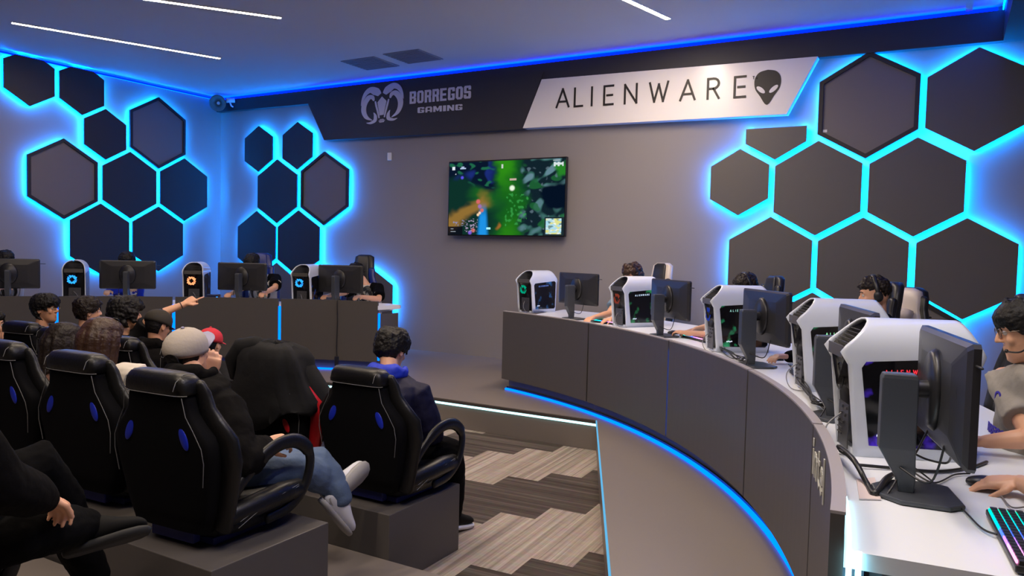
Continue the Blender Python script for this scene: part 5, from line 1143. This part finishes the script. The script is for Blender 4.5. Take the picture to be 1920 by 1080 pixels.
# person in dark cap leaning, beside the pointing arm
q = V((-5.4773, 3.8604, 0.8589)); B = V((-.2,.98,0)).normalized()
J = sit(q, (-.1,.95,-.3), B, .36, q+V((-.15,.36,-.45)), q+V((.17,.36,-.45)), lean=.06)
for s, dx in (('L', -.12), ('R', .12)): J['kn'+s] = V((q.x+dx, 4.05, .24)); J['an'+s] = V((q.x+dx, 4.1, -.17)); J['toe'+s] = V((0,.15,-.02))
p, L, M = person('person in dark clothes with a dark olive cap under the pointing arm', J, 1, .008, hair=dict(c='black', t=.006, style='cap', amp=.001, seed=23), top=dict(m=F_hood, hood='down'), legs=dict(m=F_black), shoes=dict(m=Bsh))
brimup = .0; cap(p, L, M, 1, mat('cap_olive', (.025,.02,.014), .85), back=False)
# curly person pointing
q = V((-5.9291, 3.8927, 0.9143)); B = V((.1,1,0)).normalized()
J = sit(q, (.35,.93,.05), B, .36, q+V((-.2,.36,-.45)), (-5.9991, 4.4905, 0.9704), lean=.03)
S_ = UP.cross(B); J['shR'] = V((-5.8296, 3.9412, 0.7570)); J['elR'] = V((-5.7135, 3.9583, 0.9061)); J['wrR'] = V((-5.5783, 4.1806, 1.0179))
for s, dx in (('L', -.12), ('R', .12)): J['kn'+s] = V((q.x+dx, 4.1, .24)); J['an'+s] = V((q.x+dx, 4.15, -.17)); J['toe'+s] = V((0,.15,-.02))
dpt = V((-5.5330, 4.3031, 1.0920))-V((-5.5783, 4.1806, 1.0179))
p, L, M = person('person with big curly dark hair pointing with a bare right arm', J, 0, .006, hair=dict(c='black', style='curly', t=.050, seed=24, nape=-.09, side=-.02), top=dict(m=F_dark, name='shirt', sleeve='short', ex=.018), legs=dict(m=F_black), shoes=dict(m=Bsh), hands={'R': hd(dpt, (.3,-.6,.8), point=True, side=1), 'L': hd(curl=.6)})
mb = MB(); w = J['wrR'].lerp(J['elR'], .10); dw = (J['wrR']-J['elR']).normalized(); fr = frame(dw); mb.tube([w+fr@V((0,.031*math.cos(t),.031*math.sin(t))) for t in [2*PI*i/20 for i in range(21)]], .0035, 6); mb.build('bracelet', M_black, p)
# person with brown hair beside
q = V((-6.7455, 4.0573, 0.8872)); B = V((.1,1,0)).normalized()
J = sit(q, (.3,.95,-.05), B, .36, q+V((-.18,.36,-.45)), q+V((.18,.36,-.45)), lean=.03)
for s, dx in (('L', -.12), ('R', .12)): J['kn'+s] = V((q.x+dx, q.y+.42, .24)); J['an'+s] = V((q.x+dx, q.y+.46, -.17)); J['toe'+s] = V((0,.15,-.02))
person('person with short wavy brown hair between the glasses wearer and the curly head', J, 0, .008, hair=dict(c='dark', t=.028, seed=25), top=dict(m=F_black, name='shirt', ex=.02), legs=dict(m=F_black), shoes=dict(m=Bsh))
# profile with glasses
q = V((-7.0813, 3.8653, 0.9021)); B = V((.55,.83,0)).normalized()
J = sit(q, (.86,.50,.02), B, .36, q+V((-.05,.40,-.45)), q+V((.30,.20,-.45)), lean=.03)
for s, dx in (('L', -.12), ('R', .12)): J['kn'+s] = V((q.x+dx+.1, q.y+.42, .24)); J['an'+s] = V((q.x+dx+.1, q.y+.46, -.17)); J['toe'+s] = V((0,.15,-.02))
p, L, M = person('person with dark hair and glasses in profile at the left, lips towards the right', J, 1, .006, hair=dict(c='black', t=.030, fringe=.030, side=.01, nape=-.10, seed=26, amp=.003), top=dict(m=F_black, name='shirt', ex=.02), legs=dict(m=F_black), shoes=dict(m=Bsh))
glasses(p, L, M)
# --- second row
# grey cap, black hoodie, jeans, white sneakers
q = V((-3.1214, 2.3577, 0.9929)); B = V((-.05,1,0)).normalized()
J = sit(q, (-.30,.90,.22), B, .44, (0,0,0), (0,0,0))
J['neck'] = V((-3.0174, 2.3196, 0.8940)); J['pelvis'] = V((-2.93,2.36,.47)); J['fwd'] = B; S_ = UP.cross(B); J['bend'] = .05
J['shL'] = J['neck']+S_*.20+V((0,.02,-.06)); J['shR'] = V((-2.7868, 2.3075, 0.7848)); J['elR'] = V((-2.6089, 2.2372, 0.5872)); J['wrR'] = V((-2.6787, 2.4295, 0.6154))
J['wrL'] = V((-3.1296, 2.4851, 0.8758)); J['elL'] = J['wrL']+V((-.08,.03,-.26))
J['knR'] = V((-2.6867, 2.6923, 0.4379)); J['anR'] = V((-2.7036, 2.9057, 0.2953)); J['knL'] = V((-2.7237, 2.8323, 0.4313)); J['anL'] = V((-2.6355, 2.8958, 0.2437))
J['toeR'] = V((.03,.13,.09)); J['soleR'] = V((.9,-.5,-.3)); J['toeL'] = V((.02,.10,-.13)); J['soleL'] = V((-.2,-.5,-.8))
d_ = V((-2.6419, 2.4972, 0.6216))-V((-2.6787, 2.4295, 0.6154))
p, L, M = person('person in a light grey cap, black hoodie, blue jeans and white sneakers', J, 0, .005, hair=dict(c='black', t=.008, style='cap', nape=-.10, seed=27, amp=.001), top=dict(m=F_hood, hood='down', ex=.036, fold=.024), legs=dict(m=F_jeans, ex=.022, name='jeans'), shoes=dict(m=Wsh, sole=mat('sole_pale', (.36,.35,.34), .6)), wide=1.06, hands={'R': hd(d_, (.6,-.5,.7), curl=.95, side=1), 'L': hd(V((.25,.05,.9)), (.7,-.6,0), curl=.9, side=-1)})
brimup = .045; cap(p, L, M, 1, mat('cap_grey', (.40,.35,.30), .9, bump=.2, bscale=70), brim=mat('cap_brim_lavender', (.28,.27,.38), .8), back=True, dome=1.0)
mb = MB(); w = J['wrR'].lerp(J['elR'], .02); fr = frame(J['wrR']-J['elR']); mb.tube([w+fr@V((0,.036*math.cos(t),.036*math.sin(t))) for t in [2*PI*i/20 for i in range(21)]], .0045, 6); mb.build('wristband', mat('band_red', (.30,.03,.02), .6), p)
# woman in the white shirt with sunglasses on her head
q = V((-4.1766, 2.5925, 0.9566)); B = V((.06,1,0)).normalized()
J = sit(q, (-.05,.98,-.12), B, .47, q+V((-.22,.36,-.40)), q+V((.24,.34,-.40)), lean=.0, neck_dz=.17)
for k_ in ('neck', 'pelvis', 'shL', 'elL'): J[k_] = V(J[k_])+V((.07,0,0))
J['shR'] = V((-3.9229, 2.6135, 0.7895)); J['elR'] = J['shR']+V((.03,.08,-.27))
for s, dx in (('L', -.12), ('R', .12)): J['kn'+s] = V((J['neck'].x+dx, 2.98, .42)); J['an'+s] = V((J['neck'].x+dx, 3.02, .0)); J['toe'+s] = V((0,.15,-.02))
p, L, M = person('woman with smooth brown hair, sunglasses on her head and a white shirt', J, 0, .006, hair=dict(c='brown', style='long', t=.022, seed=28, amp=.002, longlen=.12), top=dict(m=F_white, name='shirt', ex=.03, fold=.02), legs=dict(m=F_jeans), shoes=dict(m=Wsh))
g = MB()
for y in (-.034, .034): g.ell(L(.045, y, .128), (.006,.028,.020), M @ Matrix.Rotation(-1.0, 3, 'Y'))
g.tube([L(.04,-.062,.12), L(-.02,-.085,.075), L(-.06,-.09,.05)], .003, 6); g.tube([L(.04,.062,.12), L(-.02,.085,.075), L(-.06,.09,.05)], .003, 6); g.build('sunglasses', M_black, p)
# long dark hair next to her
q = V((-4.9621, 2.8285, 0.8555)); B = V((.0,1,0))
J = sit(q, (.1,.98,-.08), B, .42, q+V((-.22,.36,-.42)), q+V((.22,.36,-.42)), lean=.0)
for s, dx in (('L', -.12), ('R', .12)): J['kn'+s] = V((q.x+dx, 3.0, .42)); J['an'+s] = V((q.x+dx, 3.05, -.0)); J['toe'+s] = V((0,.15,-.02))
person('person with long dark brown hair behind the left second-row seats', J, 1, .007, hair=dict(c='dark', style='long', t=.024, seed=29, amp=.002, longlen=.34), top=dict(m=mat('cloth_brown', (.10,.045,.03), .85), name='shirt', ex=.022), legs=dict(m=F_black), shoes=dict(m=Bsh))
# far left edge
q = V((-6.7479, 3.2439, 0.8157)); B = V((.3,.95,0)).normalized()
J = sit(q, (.5,.85,0), B, .36, q+V((-.2,.36,-.42)), q+V((.2,.36,-.42)), lean=.02)
for s, dx in (('L', -.12), ('R', .12)): J['kn'+s] = V((q.x+dx, q.y+.45, .24)); J['an'+s] = V((q.x+dx, q.y+.48, -.17)); J['toe'+s] = V((0,.15,-.02))
person('person cut by the left edge, only hair and ear in the picture', J, 0, .008, hair=dict(c='black', t=.022, seed=30), top=dict(m=F_black, name='shirt', ex=.02), legs=dict(m=F_black), shoes=dict(m=Bsh))
# third row, lower left corner: dark clothes, one ankle on the other knee
B = V((.0,1,0)); n_ = V((-2.4722, 0.9826, 1.1193)); q = n_+V((.02,.06,.17))
J = dict(neck=n_, head=q, look=V((.1,.98,-.1)), fwd=B, pelvis=V((-2.86,1.05,.50)), shL=n_+V((-.2,0,-.06)), shR=n_+V((.19,.0,-.07)))
J['elR'] = V((-2.3101, 1.1180, 0.8374)); J['wrR'] = V((-2.4425, 1.3236, 0.7110)); J['elL'] = J['shL']+V((-.05,.1,-.27)); J['wrL'] = J['elL']+V((-.02,.24,-.05))
J['knL'] = V((-2.8111, 1.5166, 0.7213)); J['anL'] = V((-2.95,1.80,.14)); J['knR'] = V((-2.5509, 1.3120, 0.5811)); J['anR'] = V((-2.6271, 1.5761, 0.5115)); J['toeR'] = V((.09,.13,.03)); J['soleR'] = V((.5,-.3,-.8)); J['toeL'] = V((0,.15,-.02))
person('person in black at the lower left corner, ankle resting across the knee', J, 0, .005, hair=dict(c='black', t=.02, seed=31), top=dict(m=F_hood, ex=.034), legs=dict(m=F_black, ex=.028), shoes=dict(m=Bsh, sole=mat('sole_grey', (.03,.03,.03), .6, spec=.2)), hands={'R': hd(V((-2.4886, 1.4094, 0.6525))-V((-2.4425, 1.3236, 0.7110)), (.2,-.3,.9), curl=.7, side=1), 'L': hd(curl=.7)})
